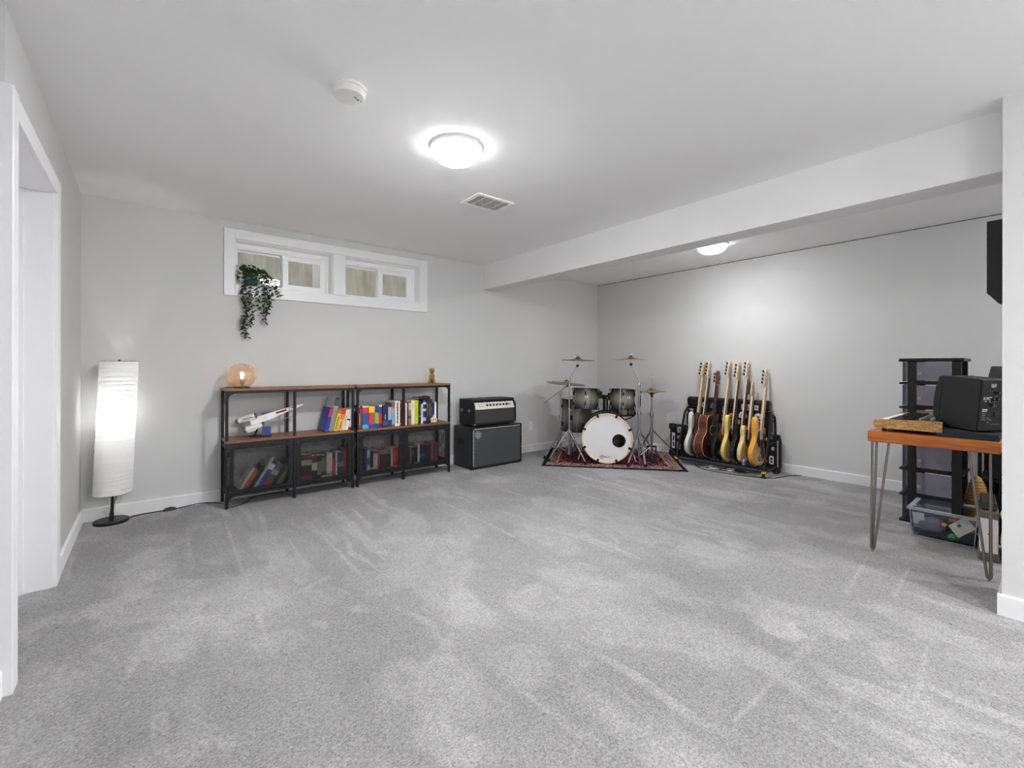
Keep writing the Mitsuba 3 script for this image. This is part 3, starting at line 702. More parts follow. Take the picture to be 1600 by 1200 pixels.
low2 = [('dark blue', 1.620, .025, .234, (28, 54, 100), []), ('teal blue and white', 1.6465, .028, .226, (60, 96, 130), [(.05, .3, (190, 196, 196)), (.6, .95, (170, 180, 186))]),
        ('black', 1.676, .032, .204, (30, 30, 34), [(.1, .2, (170, 150, 90))]), ('white patterned', 1.709, .044, .200, (190, 180, 176), [(.86, .99, (120, 40, 50))]),
        ('red', 1.7545, .022, .208, (160, 40, 36), []),
        ('dark brown boxed', 1.783, .034, .168, (52, 44, 38), [(.04, .10, (180, 150, 90)), (.93, .97, (190, 160, 100))]), ('dark green boxed', 1.8185, .034, .168, (46, 50, 42), [(.04, .10, (180, 150, 90)), (.93, .97, (190, 160, 100))]),
        ('black boxed', 1.854, .034, .168, (40, 38, 38), [(.04, .10, (180, 150, 90)), (.93, .97, (190, 160, 100))]), ('thin cream', 1.8905, .019, .207, (200, 192, 176), [(.04, .1, (90, 80, 70))]),
        ('crimson', 1.911, .030, .206, (166, 24, 44), [(.05, .12, (210, 180, 120)), (.3, .85, (190, 70, 80))]), ('scarlet', 1.9425, .030, .206, (176, 28, 36), [(.05, .12, (210, 180, 120)), (.3, .85, (196, 80, 80))]),
        ('ruby', 1.974, .030, .206, (160, 26, 40), [(.05, .12, (210, 180, 120)), (.3, .85, (186, 74, 80))]), ('rust red', 2.0055, .030, .194, (150, 44, 34), [])]
prev = None
for i, (look, x, w, h, col, bands) in enumerate(low2):
    lb = '%s book behind the third mesh door, ' % look + ('first from the left' if i == 0 else 'right of the %s one' % prev)
    book(look, x, w, h, .17, col, ZB + .0004, 0, bands, label=lb, group='books behind the third mesh door', y=4.25)
    prev = ' '.join(look.replace(' book', '').split()[:3])
low3 = [('thin grey', 2.108, .014, .182, (110, 112, 108), []), ('black and red', 2.1235, .035, .186, (44, 26, 28), [(.5, .8, (110, 40, 44))]), ('plain black', 2.160, .033, .182, (24, 25, 26), [(.05, .12, (150, 150, 140))]),
        ('tall white', 2.195, .023, .213, (206, 204, 198), [(.0, .1, (120, 120, 120))]), ('navy', 2.2195, .058, .208, (30, 36, 76), [(.3, .5, (70, 80, 110))]), ('charcoal', 2.279, .037, .196, (38, 40, 44), []),
        ('dark brown', 2.318, .034, .192, (54, 46, 42), []), ('bright red', 2.354, .027, .210, (176, 44, 38), []), ('blue', 2.3825, .031, .207, (44, 76, 128), []), ('slim red', 2.415, .020, .204, (166, 40, 44), [])]
prev = None
for i, (look, x, w, h, col, bands) in enumerate(low3):
    lb = '%s book behind the rightmost mesh door, ' % look + ('first from the left' if i == 0 else 'right of the %s one' % prev)
    book(look, x, w, h, .16, col, ZB + .0004, 0, bands, label=lb, group='books behind the rightmost mesh door', y=4.265)
    prev = ' '.join(look.replace(' book', '').split()[:3])

# ------------------------------------------------------------------ things on the shelves
t = thing('globe_lamp', 'lit amber glass globe lamp standing on the left end of the shelf', 'table lamp')
gx, gy = .605, 4.325
part(t, 'base', move(lathe([(0, 0), (.062, 0), (.062, .006), (.056, .010), (.012, .012), (0, .012)], 36), gx, gy, ZT), 'black_metal', 40)
part(t, 'socket', move(lathe([(0, .0), (.007, 0), (.007, .018), (.0165, .022), (.0165, .060), (.0, .060)], 20), gx, gy, ZT + .012), 'steel', 40, label='dark bronze bulb socket')
A_ = np.linspace(.50, PI - .02, 26)
prof = [(.108 * math.sin(q), .108 - .104 * math.cos(q)) for q in A_]
globe = lathe(prof[::1], 56)
part(t, 'glass_globe', move(globe, gx, gy, ZT + .010 - prof[0][1] + .004), 'amber_glass', True, label='slightly flattened amber glass globe')
b = move(lathe([(0, 0), (.009, 0), (.012, .014), (.016, .034), (.013, .05), (.004, .062), (0, .063)], 18), gx, gy, ZT + .074)
k = part(t, 'bulb', b, 'white_plastic', True)
scene[k]['emitter'] = {'type': 'area', 'radiance': {'type': 'rgb', 'value': [GLOBE_BULB, GLOBE_BULB * .70, GLOBE_BULB * .42]}, 'sampling_weight': 1.5}
part(t, 'cord', tube(smooth_path([(gx - .05, gy + .03, ZT + .004), (gx - .09, gy + .10, ZT + .004), (gx - .105, YB1 + .007, ZT - .01), (.497, YB1 + .006, .86), (.512, YB1 + .004, .76), (.49, YB1 + .004, .66), (.482, YB1 + .006, .5), (.48, YB1 + .006, .2)], 6), .0025, 8), 'black_rubber', 40)

from manifold3d import Manifold
def blob(bones, edge=.004, it=10):
    """bones: ((p, r), (q, s)) ; one smooth continuous body"""
    def ball(p, r):
        return Manifold.sphere(r, 20).translate(list(map(float, p)))
    m = None
    for (p, r), (q, s) in bones:
        hb = Manifold.batch_hull([ball(p, r), ball(q, s)])
        m = hb if m is None else m + hb
    m = m.refine_to_length(edge)
    mm = m.to_mesh()
    tm = trimesh.Trimesh(mm.vert_properties[:, :3], mm.tri_verts, process=True)
    trimesh.smoothing.filter_taubin(tm, iterations=it)
    return tm
# golden sitting cat
t = thing('cat_figurine', 'small shiny gold sitting animal figurine on top of the right shelf', 'figurine')
cat_b = [(((0, .014, .030), .024), ((0, .006, .072), .020)), (((0, .006, .072), .020), ((0, .0, .098), .0175)), (((0, .0, .098), .017), ((0, -.006, .120), .014)),
         (((-.004, -.010, .138), .024), ((.004, -.010, .138), .024)), (((0, -.026, .131), .012), ((0, -.036, .128), .009)), (((-.018, -.004, .152), .009), ((-.023, -.002, .170), .003)), (((.018, -.004, .152), .009), ((.023, -.002, .170), .003)),
         (((-.020, -.006, .085), .010), ((-.019, -.026, .012), .0075)), (((.020, -.006, .085), .010), ((.019, -.026, .012), .0075)),
         (((-.019, -.026, .010), .0075), ((-.019, -.038, .008), .0065)), (((.019, -.026, .010), .0075), ((.019, -.038, .008), .0065)),
         (((-.022, .014, .022), .017), ((-.024, -.008, .012), .010)), (((.022, .014, .022), .017), ((.024, -.008, .012), .010)),
         (((-.01, .034, .012), .008), ((-.034, .024, .010), .006)), (((-.034, .024, .010), .006), ((-.040, .010, .022), .005))]
cm = blob(cat_b, .0035, 8)
cm = xf(cm, mat((2.416, 4.362, ZT - cm.bounds[0][2] + .0004), (math.cos(-.5), math.sin(-.5), 0), (-math.sin(-.5), math.cos(-.5), 0), (0, 0, 1)))
part(t, 'body', cm, 'brass', True)
# cream skull-like ornament
t = thing('stone_ornament', 'small lumpy cream ornament on the upper right shelf in front of the white book', 'ornament')
ob = blob([(((-.020, 0, .040), .020), ((.020, 0, .040), .020)), (((0, .006, .048), .022), ((0, .012, .046), .022)), (((-.012, -.006, .018), .014), ((.012, -.006, .018), .014)), (((-.024, 0, .012), .011), ((.024, 0, .012), .011)), (((-.028, 0, .03), .012), ((.028, 0, .03), .012))], .004, 8)
oc = trimesh.creation.icosphere(2, .010)
part(t, 'body', move(ob, 2.366, 4.196 + .036 - .0, ZM - ob.bounds[0][2] + .0005), 'stone_cream', True)
part(t, 'hollow', cat([move(rot(lathe([(0, 0), (.007, 0), (.005, .003), (0, .004)], 12), 90, (1, 0, 0)), 2.366 + s * .013, 4.2115, ZM + .041) for s in (-1, 1)]), C(150, 128, 92))

# generic brick-built toy spaceship on a stand
t = thing('toy_spaceship', 'white toy brick spaceship with dark red stripes on a black stand, upper left shelf', 'toy model')
nose, tail = np.array([1.085, 4.300, .792]), np.array([.600, 4.385, .640])
ax = (nose - tail) / np.linalg.norm(nose - tail)
side = np.cross([0, 0, 1.0], ax); side /= np.linalg.norm(side)
upn = np.cross(ax, side)
L = np.linalg.norm(nose - tail)
SM = mat(tail, ax, side, upn)
def sb(x0, x1, y0, y1, z0, z1, c=.0015):
    return xf(box(x0, x1, y0, y1, z0, z1, c), SM)
def wedge(x0, x1, w0, w1, za0, zb0, za1, zb1):
    return xf(hull([(x0, s * w0, z) for s in (-1, 1) for z in (za0, zb0)] + [(x1, s * w1, z) for s in (-1, 1) for z in (za1, zb1)]), SM)
part(t, 'fuselage', wedge(.08, .20, .034, .034, -.022, .030, -.024, .034), 'white_plastic')
part(t, 'nose_section', wedge(.2005, .47, .033, .013, -.022, .033, .004, .024), 'white_plastic')
part(t, 'nose_tip', wedge(.4705, L, .012, .006, .005, .022, .010, .018), C(210, 210, 206))
part(t, 'cockpit_canopy', wedge(.175, .275, .018, .012, .034, .052, .029, .034), C(70, 76, 88))
part(t, 'tail_block', wedge(.03, .0795, .030, .034, -.020, .026, -.022, .030), C(120, 124, 130))
for s in (-1, 1):
    part(t, 'stripe', sb(.285, .37, s * .0262 - .002, s * .0262 + .002, .006, .022, .0), C(128, 24, 30), label='dark red stripe')
    part(t, 'stripe', sb(.415, .455, s * .0165 - .002, s * .0165 + .002, .012, .022, .0), C(128, 24, 30), label='dark red stripe')
for (yy, zz_, dx) in ((-.055, .045, .0), (.055, .045, .0), (-.055, -.045, .03), (.055, -.045, .03)):
    e = part(t, 'engine', align(lathe([(0, -.06), (.016, -.06), (.020, -.052), (.022, .05), (.019, .066), (.0, .066)], 18), (SM @ [.06 + dx, yy, zz_, 1])[:3], (SM @ [1, yy, zz_, 1])[:3]), 'white_plastic', 40)
    part(e, 'intake', align(lathe([(0, .0665), (.0185, .0665), (.0165, .080), (0, .080)], 18), (SM @ [.06 + dx, yy, zz_, 1])[:3], (SM @ [1, yy, zz_, 1])[:3]), C(72, 78, 92), 40)
    part(e, 'nozzle', align(lathe([(0, -.082), (.012, -.082), (.016, -.0605), (0, -.0605)], 18), (SM @ [.06 + dx, yy, zz_, 1])[:3], (SM @ [1, yy, zz_, 1])[:3]), C(96, 98, 104), 40)
for zz_ in (.034, -.034):
    s = -1 if zz_ < 0 else 1
    for sy in (-1, 1):
        pts = [(x, sy * y, s * (abs(z))) for x, y, z in [(.03, .030, .018), (.15, .030, .018), (.03, .030, .026), (.15, .030, .026), (.04, .115, .060), (.10, .115, .060), (.04, .115, .066), (.10, .115, .066)]]
        wk = part(t, 'wing', xf(hull(pts), SM), C(216, 216, 212))
        part(wk, 'red_panel', xf(hull([(x, sy * y, s * z) for x, y, z in [(.05, .06, .0405), (.12, .06, .0405), (.05, .06, .0425), (.12, .06, .0425), (.055, .09, .0545), (.105, .09, .0545), (.055, .09, .0565), (.105, .09, .0565)]]), SM), C(150, 40, 40))
studs = []
for i in range(14):
    for sy in (-1, 1):
        q = .21 + i * .017
        w_ = .033 - .020 * (q - .2) / .27
        zt = .033 - .009 * (q - .2) / .27
        studs.append(xf(move(lathe([(0, 0), (.0028, 0), (.0028, .0018), (0, .0018)], 8), q, sy * w_ * .55, zt), SM))
part(t, 'studs', cat(studs), 'white_plastic', kind='stuff')
part(t, 'antenna', rod((SM @ [.40, -.01, .022, 1])[:3], (SM @ [.43, -.012, .05, 1])[:3], .0016, 6), C(200, 200, 200))
part(t, 'lower_probe', rod((SM @ [.10, -.07, -.050, 1])[:3], (SM @ [.40, -.07, -.050, 1])[:3], .003, 6), C(150, 150, 150))
part(t, 'stand_base', cat([box(.665, .79, 4.30, 4.40, ZM + .0005, ZM + .010, .002), box(.70, .82, 4.275, 4.33, ZM + .0005, ZM + .010, .002)]), 'black_plastic')
part(t, 'stand_leg', cat([rod((.70, 4.35, ZM + .01), (.745, 4.355, .655), .006, 8), rod((.775, 4.35, ZM + .01), (.75, 4.355, .655), .006, 8)]), 'black_plastic', 40)
part(t, 'stand_plaque', rot(box(.745, .815, 4.288, 4.292, ZM + .012, ZM + .085), 0, (0, 0, 1)), C(38, 62, 128), label='small blue plaque')

# ------------------------------------------------------------------ trailing plant on the window sill
t = thing('potted_plant', 'trailing green plant in a teal ribbed pot on the left window sill', 'potted plant')
px, py, pz = .700, 4.562, 1.8585
NR = 96
a = np.arange(NR) * 2 * PI / NR
rr = .050 + .0022 * np.cos(a * 20)
out = np.column_stack([rr * np.cos(a), rr * np.sin(a)])
pot = loft(out, [(0, .006), (.004, .003), (.05, .0), (.115, -.004), (.125, -.003), (.126, .004)])
part(t, 'pot', move(pot, px, py, pz + .0004), 'teal_glaze', 40)
part(t, 'soil', move(lathe([(0, .1262), (.046, .1262), (.040, .129), (0, .131)], 20), px, py, pz), 'pot_soil')
pg = random.Random(11)
stems, leaves = [], []
def leaf_mesh(o, dirv, upv, L, W):
    dirv = np.array(dirv, float); dirv /= np.linalg.norm(dirv)
    s = np.cross(dirv, upv); s /= np.linalg.norm(s) + 1e-9
    n = np.cross(s, dirv)
    pts = []
    for u, ww, dz in ((0, 0, 0), (.25, .42, -.02), (.5, .5, -.05), (.78, .3, -.12), (1, 0, -.2)):
        c = o + dirv * u * L + n * dz * L
        pts.append((c - s * ww * W - n * .06 * W, c + n * .05 * W, c + s * ww * W - n * .06 * W))
    V = np.array([q for p in pts for q in p])
    F = []
    for i in range(4):
        for j in range(2):
            A, B = i * 3 + j, i * 3 + j + 1
            F += [(A, B, B + 3), (A, B + 3, A + 3)]
    return trimesh.Trimesh(V, F, process=False)
def vine(pts, step=.0165, size=.033):
    p = smooth_path(pts, 10)
    stems.append(tube(p, .0013, 5))
    d = np.concatenate([[0], np.cumsum(np.linalg.norm(np.diff(p, axis=0), axis=1))])
    q = .02
    while q < d[-1]:
        o = np.array([np.interp(q, d, p[:, i]) for i in range(3)])
        for s in range(2):
            an = pg.uniform(0, 2 * PI)
            dv = np.array([math.cos(an), -abs(math.sin(an)) * .8 + .15, pg.uniform(-.9, .35)])
            if o[1] > 4.42 and o[2] < 1.86: dv[1] = -abs(dv[1])
            sz = size * pg.uniform(.7, 1.2)
            if o[1] + dv[1] / np.linalg.norm(dv) * sz > 4.60: dv[1] = -dv[1]
            leaves.append(leaf_mesh(o, dv, (pg.uniform(-.3, .3), -.6, .8), sz, sz * pg.uniform(.48, .62)))
        q += step * pg.uniform(.7, 1.3)
Z0 = pz + .128
ye = 4.462
vine([(px - .01, py - .02, Z0), (px - .03, py - .07, Z0 + .02), (px - .045, ye, 1.86), (px - .04, ye - .01, 1.74), (px - .05, ye, 1.60), (px - .06, ye - .005, 1.48), (px - .035, ye, 1.395)])
vine([(px + .01, py - .02, Z0), (px - .0, py - .08, Z0 + .015), (px - .01, ye, 1.85), (px - .015, ye - .01, 1.72), (px + .0, ye, 1.58), (px - .02, ye, 1.50)])
vine([(px - .02, py - .03, Z0), (px - .06, py - .07, Z0), (px - .065, ye - .01, 1.86), (px - .08, ye, 1.72), (px - .045, ye - .01, 1.62), (px - .075, ye, 1.52), (px - .06, ye, 1.44)])
vine([(px + .02, py - .01, Z0), (px + .05, py - .07, Z0 + .02), (px + .085, ye, 1.88), (px + .10, ye - .01, 1.76), (px + .085, ye, 1.64), (px + .10, ye, 1.53)])
vine([(px + .03, py - .01, Z0), (px + .08, py - .06, Z0 + .02), (px + .13, ye + .01, 1.92), (px + .15, ye, 1.84), (px + .14, ye - .01, 1.74), (px + .12, ye, 1.66)])
vine([(px + .03, py, Z0), (px + .10, py - .05, Z0 + .01), (px + .17, ye + .02, 1.91), (px + .20, ye, 1.82), (px + .215, ye, 1.77)])
vine([(px + .0, py - .03, Z0), (px + .03, py - .08, Z0 - .01), (px + .04, ye, 1.84), (px + .05, ye, 1.74), (px + .045, ye, 1.66)])
vine([(px + .04, py, Z0), (px + .09, py - .05, Z0 - .01), (px + .12, ye + .02, 1.9), (px + .115, ye, 1.82), (px + .13, ye, 1.72), (px + .11, ye - .01, 1.60)])
vine([(px - .03, py - .01, Z0), (px - .07, py - .05, Z0 + .03), (px - .105, ye + .03, 1.96), (px - .11, ye + .02, 1.88)], .02)
for dx, dy, dz in ((-.06, -.02, .07), (-.03, .0, .085), (.0, -.02, .08), (.04, .0, .07), (.07, -.01, .05), (-.09, -.03, .05), (-.1, -.04, .03), (.02, -.04, .06)):
    vine([(px + dx * .2, py + dy, Z0 - .005), (px + dx * .6, py + dy * 1.5, Z0 + dz * .7), (px + dx, py + dy * 2, Z0 + dz * .8)], .016, .027)
part(t, 'stems', cat(stems), 'plant_stem', kind='stuff')
part(t, 'foliage', cat(leaves), 'leaf', True, kind='stuff', label='small dark green pointed leaves')
# ------------------------------------------------------------------ amplifier and cabinet
t = thing('speaker_cabinet', 'large dark grey bass speaker cabinet on the carpet right of the bookshelf', 'speaker cabinet')
x0, x1, y0, y1, z1 = 2.757, 3.480, 4.085, 4.462, .466
part(t, 'shell', box(x0, x1, y0 + .012, y1, .012, z1, .010), 'tolex')
fr = sbox(x0, .012, x1, z1).difference(sbox(x0 + .030, .030, x1 - .018, z1 - .022))
part(t, 'baffle_frame', xz_plate(fr, y0 + .002, y0 + .014), 'tolex_black')
part(t, 'grille_cloth', box(x0 + .028, x1 - .016, y0 + .005, y0 + .012, .028, z1 - .020), 'grille_cloth', label='dark grey woven grille cloth')
part(t, 'piping', box(x0 + .020, x0 + .030, y0 - .002, y0 + .006, .028, z1 - .022, .002), 'silver', label='silver edge strip')
part(t, 'piping', box(x0 + .030, x1 - .018, y0 - .002, y0 + .006, z1 - .022, z1 - .012, .002), 'silver', label='silver edge strip')
for x, sx in ((x0, 1), (x1, -1)):
    for z, sz in ((.012, 1), (z1, -1)):
        part(t, 'corner', box(x - sx * .003, x + sx * .034, y0 - .003, y0 + .05, z - sz * .003, z + sz * .034, .008), 'black_plastic')
for x in (x0 + .06, x1 - .06):
    for y in (y0 + .06, y1 - .06):
        part(t, 'foot', move(lathe([(0, 0), (.02, 0), (.022, .0118), (0, .0118)], 16), x, y, 0), 'black_rubber')
em = []
ex, ez = x0 + .088, z1 - .082
ring = Point(0, 0).buffer(.041, 32).difference(Point(0, 0).buffer(.036, 32))
em.append(ring)
for k in range(6):
    a = k * PI / 3
    em.append(affinity.rotate(affinity.translate(Polygon([(-.009, .010), (.006, .010), (.010, .016), (.004, .028), (-.008, .030), (-.003, .020)]), 0, 0), math.degrees(a), origin=(0, 0)))
part(t, 'emblem', cat([move(xz_plate(g_, y0 - .001, y0 + .0052), ex, 0, ez) for g_ in em]), 'silver', label='round silver emblem')
part(t, 'side_handle', box(x0 - .004, x0 + .004, y0 + .15, y0 + .29, .26, .33, .003), 'black_plastic')

t = thing('amplifier_head', 'black amplifier head with silver control panel standing on the speaker cabinet', 'amplifier')
hx0, hx1, hy0, hy1, hz0, hz1 = 2.806, 3.412, 4.112, 4.412, .486, .776
side = Polygon([(hy0, hz0), (hy1, hz0), (hy1, hz1), (hy0 + .045, hz1), (hy0, hz1 - .075)])
inner = Polygon([(hy0 - .01, hz0 + .022), (hy0 + .09, hz0 + .022), (hy0 + .09, hz1 - .020), (hy0 + .02, hz1 - .020), (hy0 - .01, hz1 - .06)])
part(t, 'case_side', yz_plate(side, hx0, hx0 + .016), 'tolex_black')
part(t, 'case_side', yz_plate(side, hx1 - .016, hx1), 'tolex_black')
part(t, 'case', yz_plate(side.difference(inner), hx0 + .0161, hx1 - .0161), 'tolex_black')
part(t, 'grille', box(hx0 + .0165, hx1 - .0165, hy0 + .008, hy0 + .02, hz0 + .0225, hz1 - .110), 'head_cloth', label='dark speckled grille cloth')
# slanted control panel
pn = np.array([0, .034, .062]); pn /= np.linalg.norm(pn)      # up the slope
PM = mat((hx0 + .0165, hy0 + .004, hz1 - .108), (1, 0, 0), pn, np.cross((1, 0, 0), pn))
W = hx1 - hx0 - .033
part(t, 'control_panel', xf(box(0, W, 0, .080, -.004, 0, .0), PM), C(206, 204, 194, .35), label='silver control panel')
part(t, 'panel_trim', xf(box(0, W, -.006, .0, -.004, .003, .001), PM), 'silver')
def knob(u, v, r=.012, h=.016, m='black_plastic', nm='knob'):
    part(t, nm, xf(move(lathe([(0, 0), (r, 0), (r * .85, h), (0, h)], 16), u, v, .0003), PM), m, 40)
for i in range(7):
    knob(.178 + i * .047, .040)
for (u, v) in ((.075, .026), (.105, .026), (.075, .054), (.105, .054)):
    knob(u, v, .006, .006, 'steel', 'input_jack')
for u in (W - .115, W - .088, W - .06):
    knob(u, .042, .006, .012, 'black_plastic', 'switch')
part(t, 'panel_marking', cat([xf(box(W - .12, W - .055, .064, .067, .0002, .0006), PM)] + [xf(box(.166 + i * .047, .190 + i * .047, .060, .0615, .0002, .0006), PM) for i in range(7)]), C(90, 90, 86))
part(t, 'top_plate', xf(box(0, W, .081, .096, -.004, .0), PM), 'black_gloss')
for z in (hz0 + .16,):
    part(t, 'handle', tube(smooth_path([(hx0 - .004, hy0 + .10, z), (hx0 - .016, hy0 + .13, z), (hx0 - .018, hy0 + .17, z), (hx0 - .016, hy0 + .21, z), (hx0 - .004, hy0 + .24, z)], 6), [.006] * 25, 8), 'black_rubber', 40)
for y in (hy0 + .095, hy0 + .245):
    part(t, 'handle_cap', box(hx0 - .008, hx0 + .001, y - .014, y + .014, hz0 + .145, hz0 + .175, .003), 'chrome')
for x, sx in ((hx0, 1), (hx1, -1)):
    part(t, 'corner', box(x - sx * .003, x + sx * .03, hy0 - .003, hy0 + .03, hz0 - .003, hz0 + .022, .008), 'chrome')
for x in (hx0 + .06, hx1 - .06):
    for y in (hy0 + .06, hy1 - .06):
        part(t, 'foot', move(lathe([(0, 0), (.018, 0), (.018, .0195), (0, .0195)], 14), x, y, z1 + .0004), 'black_rubber')

# ------------------------------------------------------------------ rug under the drums
A2, B2 = np.array([.754, .657]), np.array([.657, -.754])
def Dp(c, s, z):
    q = A2 * c + B2 * s
    return np.array([q[0], q[1], z])
A3, B3, Z3 = np.array([.754, .657, 0]), np.array([.657, -.754, 0]), np.array([0, 0, 1.0])
FL = np.array([3.526, 3.774]); RU = np.array([1.042, -1.216]); RV = np.array([.842, .740])
RUl, RVl = float(np.linalg.norm(RU)), float(np.linalg.norm(RV))
ru, rv = RU / RUl, RV / RVl
def rug_fn(p, n, uv):
    x, y = p.x - float(FL[0]), p.y - float(FL[1])
    u = x * float(ru[0]) + y * float(ru[1]); v = x * float(rv[0]) + y * float(rv[1])
    e = dr.minimum(dr.minimum(u, RUl - u), dr.minimum(v, RVl - v))
    motif = mikit.fbm(dr.abs(u - RUl / 2) * 22, dr.abs(v - RVl / 2) * 22, 1.0, 3)
    d1, d2, c = mikit.voronoi(dr.abs(u - RUl / 2) * 26, dr.abs(v - RVl / 2) * 26)
    field = mikit.mix((.17, .030, .034), (.075, .018, .03), mikit.smoothstep(.45, .6, motif))
    field = mikit.mix(field, (.42, .33, .27), mikit.smoothstep(.62, .8, c) * (1 - mikit.smoothstep(.18, .34, d1)))
    field = mikit.mix(field, (.05, .03, .06), mikit.smoothstep(.0, .2, .22 - c) * 2)
    bd = mikit.mix((.10, .022, .03), (.45, .36, .30), mikit.smoothstep(.35, .6, mikit.noise(u * 60, v * 60, 3.0)))
    band = mikit.smoothstep(.05, .056, e) * (1 - mikit.smoothstep(.165, .171, e))
    col = mikit.mix(field, mikit.mix(bd, field, .45), band)
    for a in (.05, .162):
        ln = 1 - mikit.smoothstep(.004, .009, dr.abs(e - a))
        col = mikit.mix(col, (.46, .38, .32), ln * .8)
    return mikit.mix((.012, .011, .012), col, mikit.smoothstep(.034, .038, e))
scene['rug_pile'] = {'type': 'diffuse', 'reflectance': mikit.proc(rug_fn)}
t = thing('rug', 'dark red patterned oriental rug with a black edge under the drum kit', 'rug')
rq = box(0, RUl, 0, RVl, 0.0003, .0085, .003)
part(t, 'pile', xf(rq, mat((FL[0], FL[1], 0), (*ru, 0), (*rv, 0), (0, 0, 1))), 'rug_pile')
edge = sbox(-.004, -.004, RUl + .004, RVl + .004).difference(sbox(.016, .016, RUl - .016, RVl - .016))
part(t, 'binding', xf(prism(edge, .010), mat((FL[0], FL[1], 0.0004), (*ru, 0), (*rv, 0), (0, 0, 1))), 'black_rubber', label='black edge binding')
RZ = .0095

# ------------------------------------------------------------------ drum kit
scene['burst'] = {'type': 'twosided', 'bsdf': {'type': 'principled', 'base_color': {'type': 'mesh_attribute', 'name': 'vertex_color'}, 'roughness': .22, 'clearcoat': .8, 'clearcoat_gloss': .9, 'specular': .6}}
def drum_shell(r, h, n=48, rows=14):
    """shell along +z with a dark burst at both ends"""
    zs = np.linspace(0, h, rows)
    th = np.arange(n) * 2 * PI / n
    V, Cc, F = [], [], []
    for z in zs:
        f = math.sin(PI * z / h) ** 2.0
        for a in th:
            V.append((r * math.cos(a), r * math.sin(a), z))
            Cc.append(np.array([.006, .0065, .007]) * (1 - f) + np.array([.165, .165, .135]) * f)
    for i in range(rows - 1):
        for j in range(n):
            a, b = i * n + j, i * n + (j + 1) % n
            F += [(a, b, b + n), (a, b + n, a + n)]
    return trimesh.Trimesh(np.array(V), np.array(F), process=False), np.array(Cc)
def hoop(r, z, h=.022, t=.006):
    return lathe([(r, z), (r + t, z), (r + t + .002, z + h * .5), (r + t, z + h), (r, z + h), (r, z)], 48)
def put(mesh, M):
    return xf(mesh, M)
def drum(name, label, M, r, h, nl, badge_ang=None, rim='black_gloss', rests=None):
    """a drum with axis along local +z; M local -> world"""
    t = thing(name, label, 'drum')
    sh, col = drum_shell(r, h)
    part(t, 'shell', put(sh, M), 'burst', True, color=col)
    part(t, 'top_head', put(lathe([(r + .002, h - .002), (r + .003, h + .005), (0, h + .006)], 48), M), 'drumhead')
    part(t, 'bottom_head', put(lathe([(0, -.006), (r + .003, -.005), (r + .002, .002)], 48), M), 'drumhead')
    part(t, 'hoop', put(hoop(r + .004, h - .012, .022), M), rim, 40)
    part(t, 'hoop', put(hoop(r + .004, -.010, .022), M), rim, 40)
    for i in range(nl):
        a = 2 * PI * (i + .5) / nl
        for zc, sg in ((h * .78, 1), (h * .22, -1)):
            lug = box(r - .001, r + .016, -.008, .008, zc - .022, zc + .022, .004)
            k = part(t, 'lug', put(rot(lug, math.degrees(a), (0, 0, 1)), M), 'black_metal')
            zt = h + .008 if sg > 0 else -.008
            part(k, 'tension_rod', put(rot(rod((r + .0125, 0, zc), (r + .0125, 0, zt), .0028, 6), math.degrees(a), (0, 0, 1)), M), 'chrome')
    if badge_ang is not None:
        bd = box(r - .002, r + .0022, -.019, .019, h * .5 - .012 + .02, h * .5 + .012 + .02, .001)
        k = part(t, 'badge', put(rot(bd, math.degrees(badge_ang), (0, 0, 1)), M), C(206, 196, 186), label='small pale maker badge')
        mk = cat([box(r + .0015, r + .0028, -.007, .007, h * .5 + .014, h * .5 + .026), box(r + .0015, r + .0028, -.015, -.010, h * .5 + .016, h * .5 + .024)])
        part(k, 'badge_mark', put(rot(mk, math.degrees(badge_ang), (0, 0, 1)), M), C(120, 60, 56))
    return t
# bass drum, its axis level, head towards the room
c0, s0, zc, Rb = 5.335, .2135, .3065, .271
BM = mat(Dp(c0, s0, zc), B3, Z3, -A3)     # local z towards the room (-A), x right, y up
t = thing('bass_drum', 'large bass drum with white front head and pale maple hoop on the rug', 'drum')
sh, col = drum_shell(Rb, .44, 64)
part(t, 'shell', put(move(sh, 0, 0, -.455), BM), 'burst', True, color=col)
pc = np.array([.137, -.022])
hp = Point(0, 0).buffer(.276, 48).difference(Point(*pc).buffer(.068, 24))
part(t, 'front_head', put(move(prism(hp, .002), 0, 0, -.004), BM), 'drumhead', label='white front head with a round port')
part(t, 'back_head', put(lathe([(0, -.458), (.276, -.457), (.276, -.4555), (0, -.4555)], 48), BM), 'drumhead')
ro = lathe([(.2765, -.026), (.294, -.026), (.295, .006), (.293, .010), (.280, .010), (.2765, .006), (.2765, -.026)], 72)
part(t, 'hoop', put(ro, BM), 'maple_pale', 40, label='pale maple hoop')
part(t, 'hoop', put(lathe([(.2765, -.475), (.294, -.475), (.294, -.440), (.2765, -.440), (.2765, -.475)], 72), BM), 'black_gloss', 40)
pr = Point(*pc).buffer(.076, 32).difference(Point(*pc).buffer(.062, 32))
part(t, 'port_ring', put(move(prism(pr, .005), 0, 0, -.0022), BM), 'black_plastic', label='black port ring')
part(t, 'pillow', put(move(box(-.12, .19, -.15, .09, -.30, -.14, .06), 0, 0, 0), BM), C(112, 100, 84, .9))
for i in range(8):
    a = PI / 8 + i * PI / 4
    cl = box(.264, .303, -.013, .013, -.034, .016, .005)
    cw = part(t, 'claw', put(rot(cl, math.degrees(a), (0, 0, 1)), BM), 'black_metal')
    part(cw, 'tension_rod', put(rot(rod((.288, 0, -.034), (.296, 0, -.13), .003, 6), math.degrees(a), (0, 0, 1)), BM), 'chrome')
    part(t, 'lug', put(rot(box(.277, .293, -.009, .009, -.16, -.11, .004), math.degrees(a), (0, 0, 1)), BM), 'black_metal')
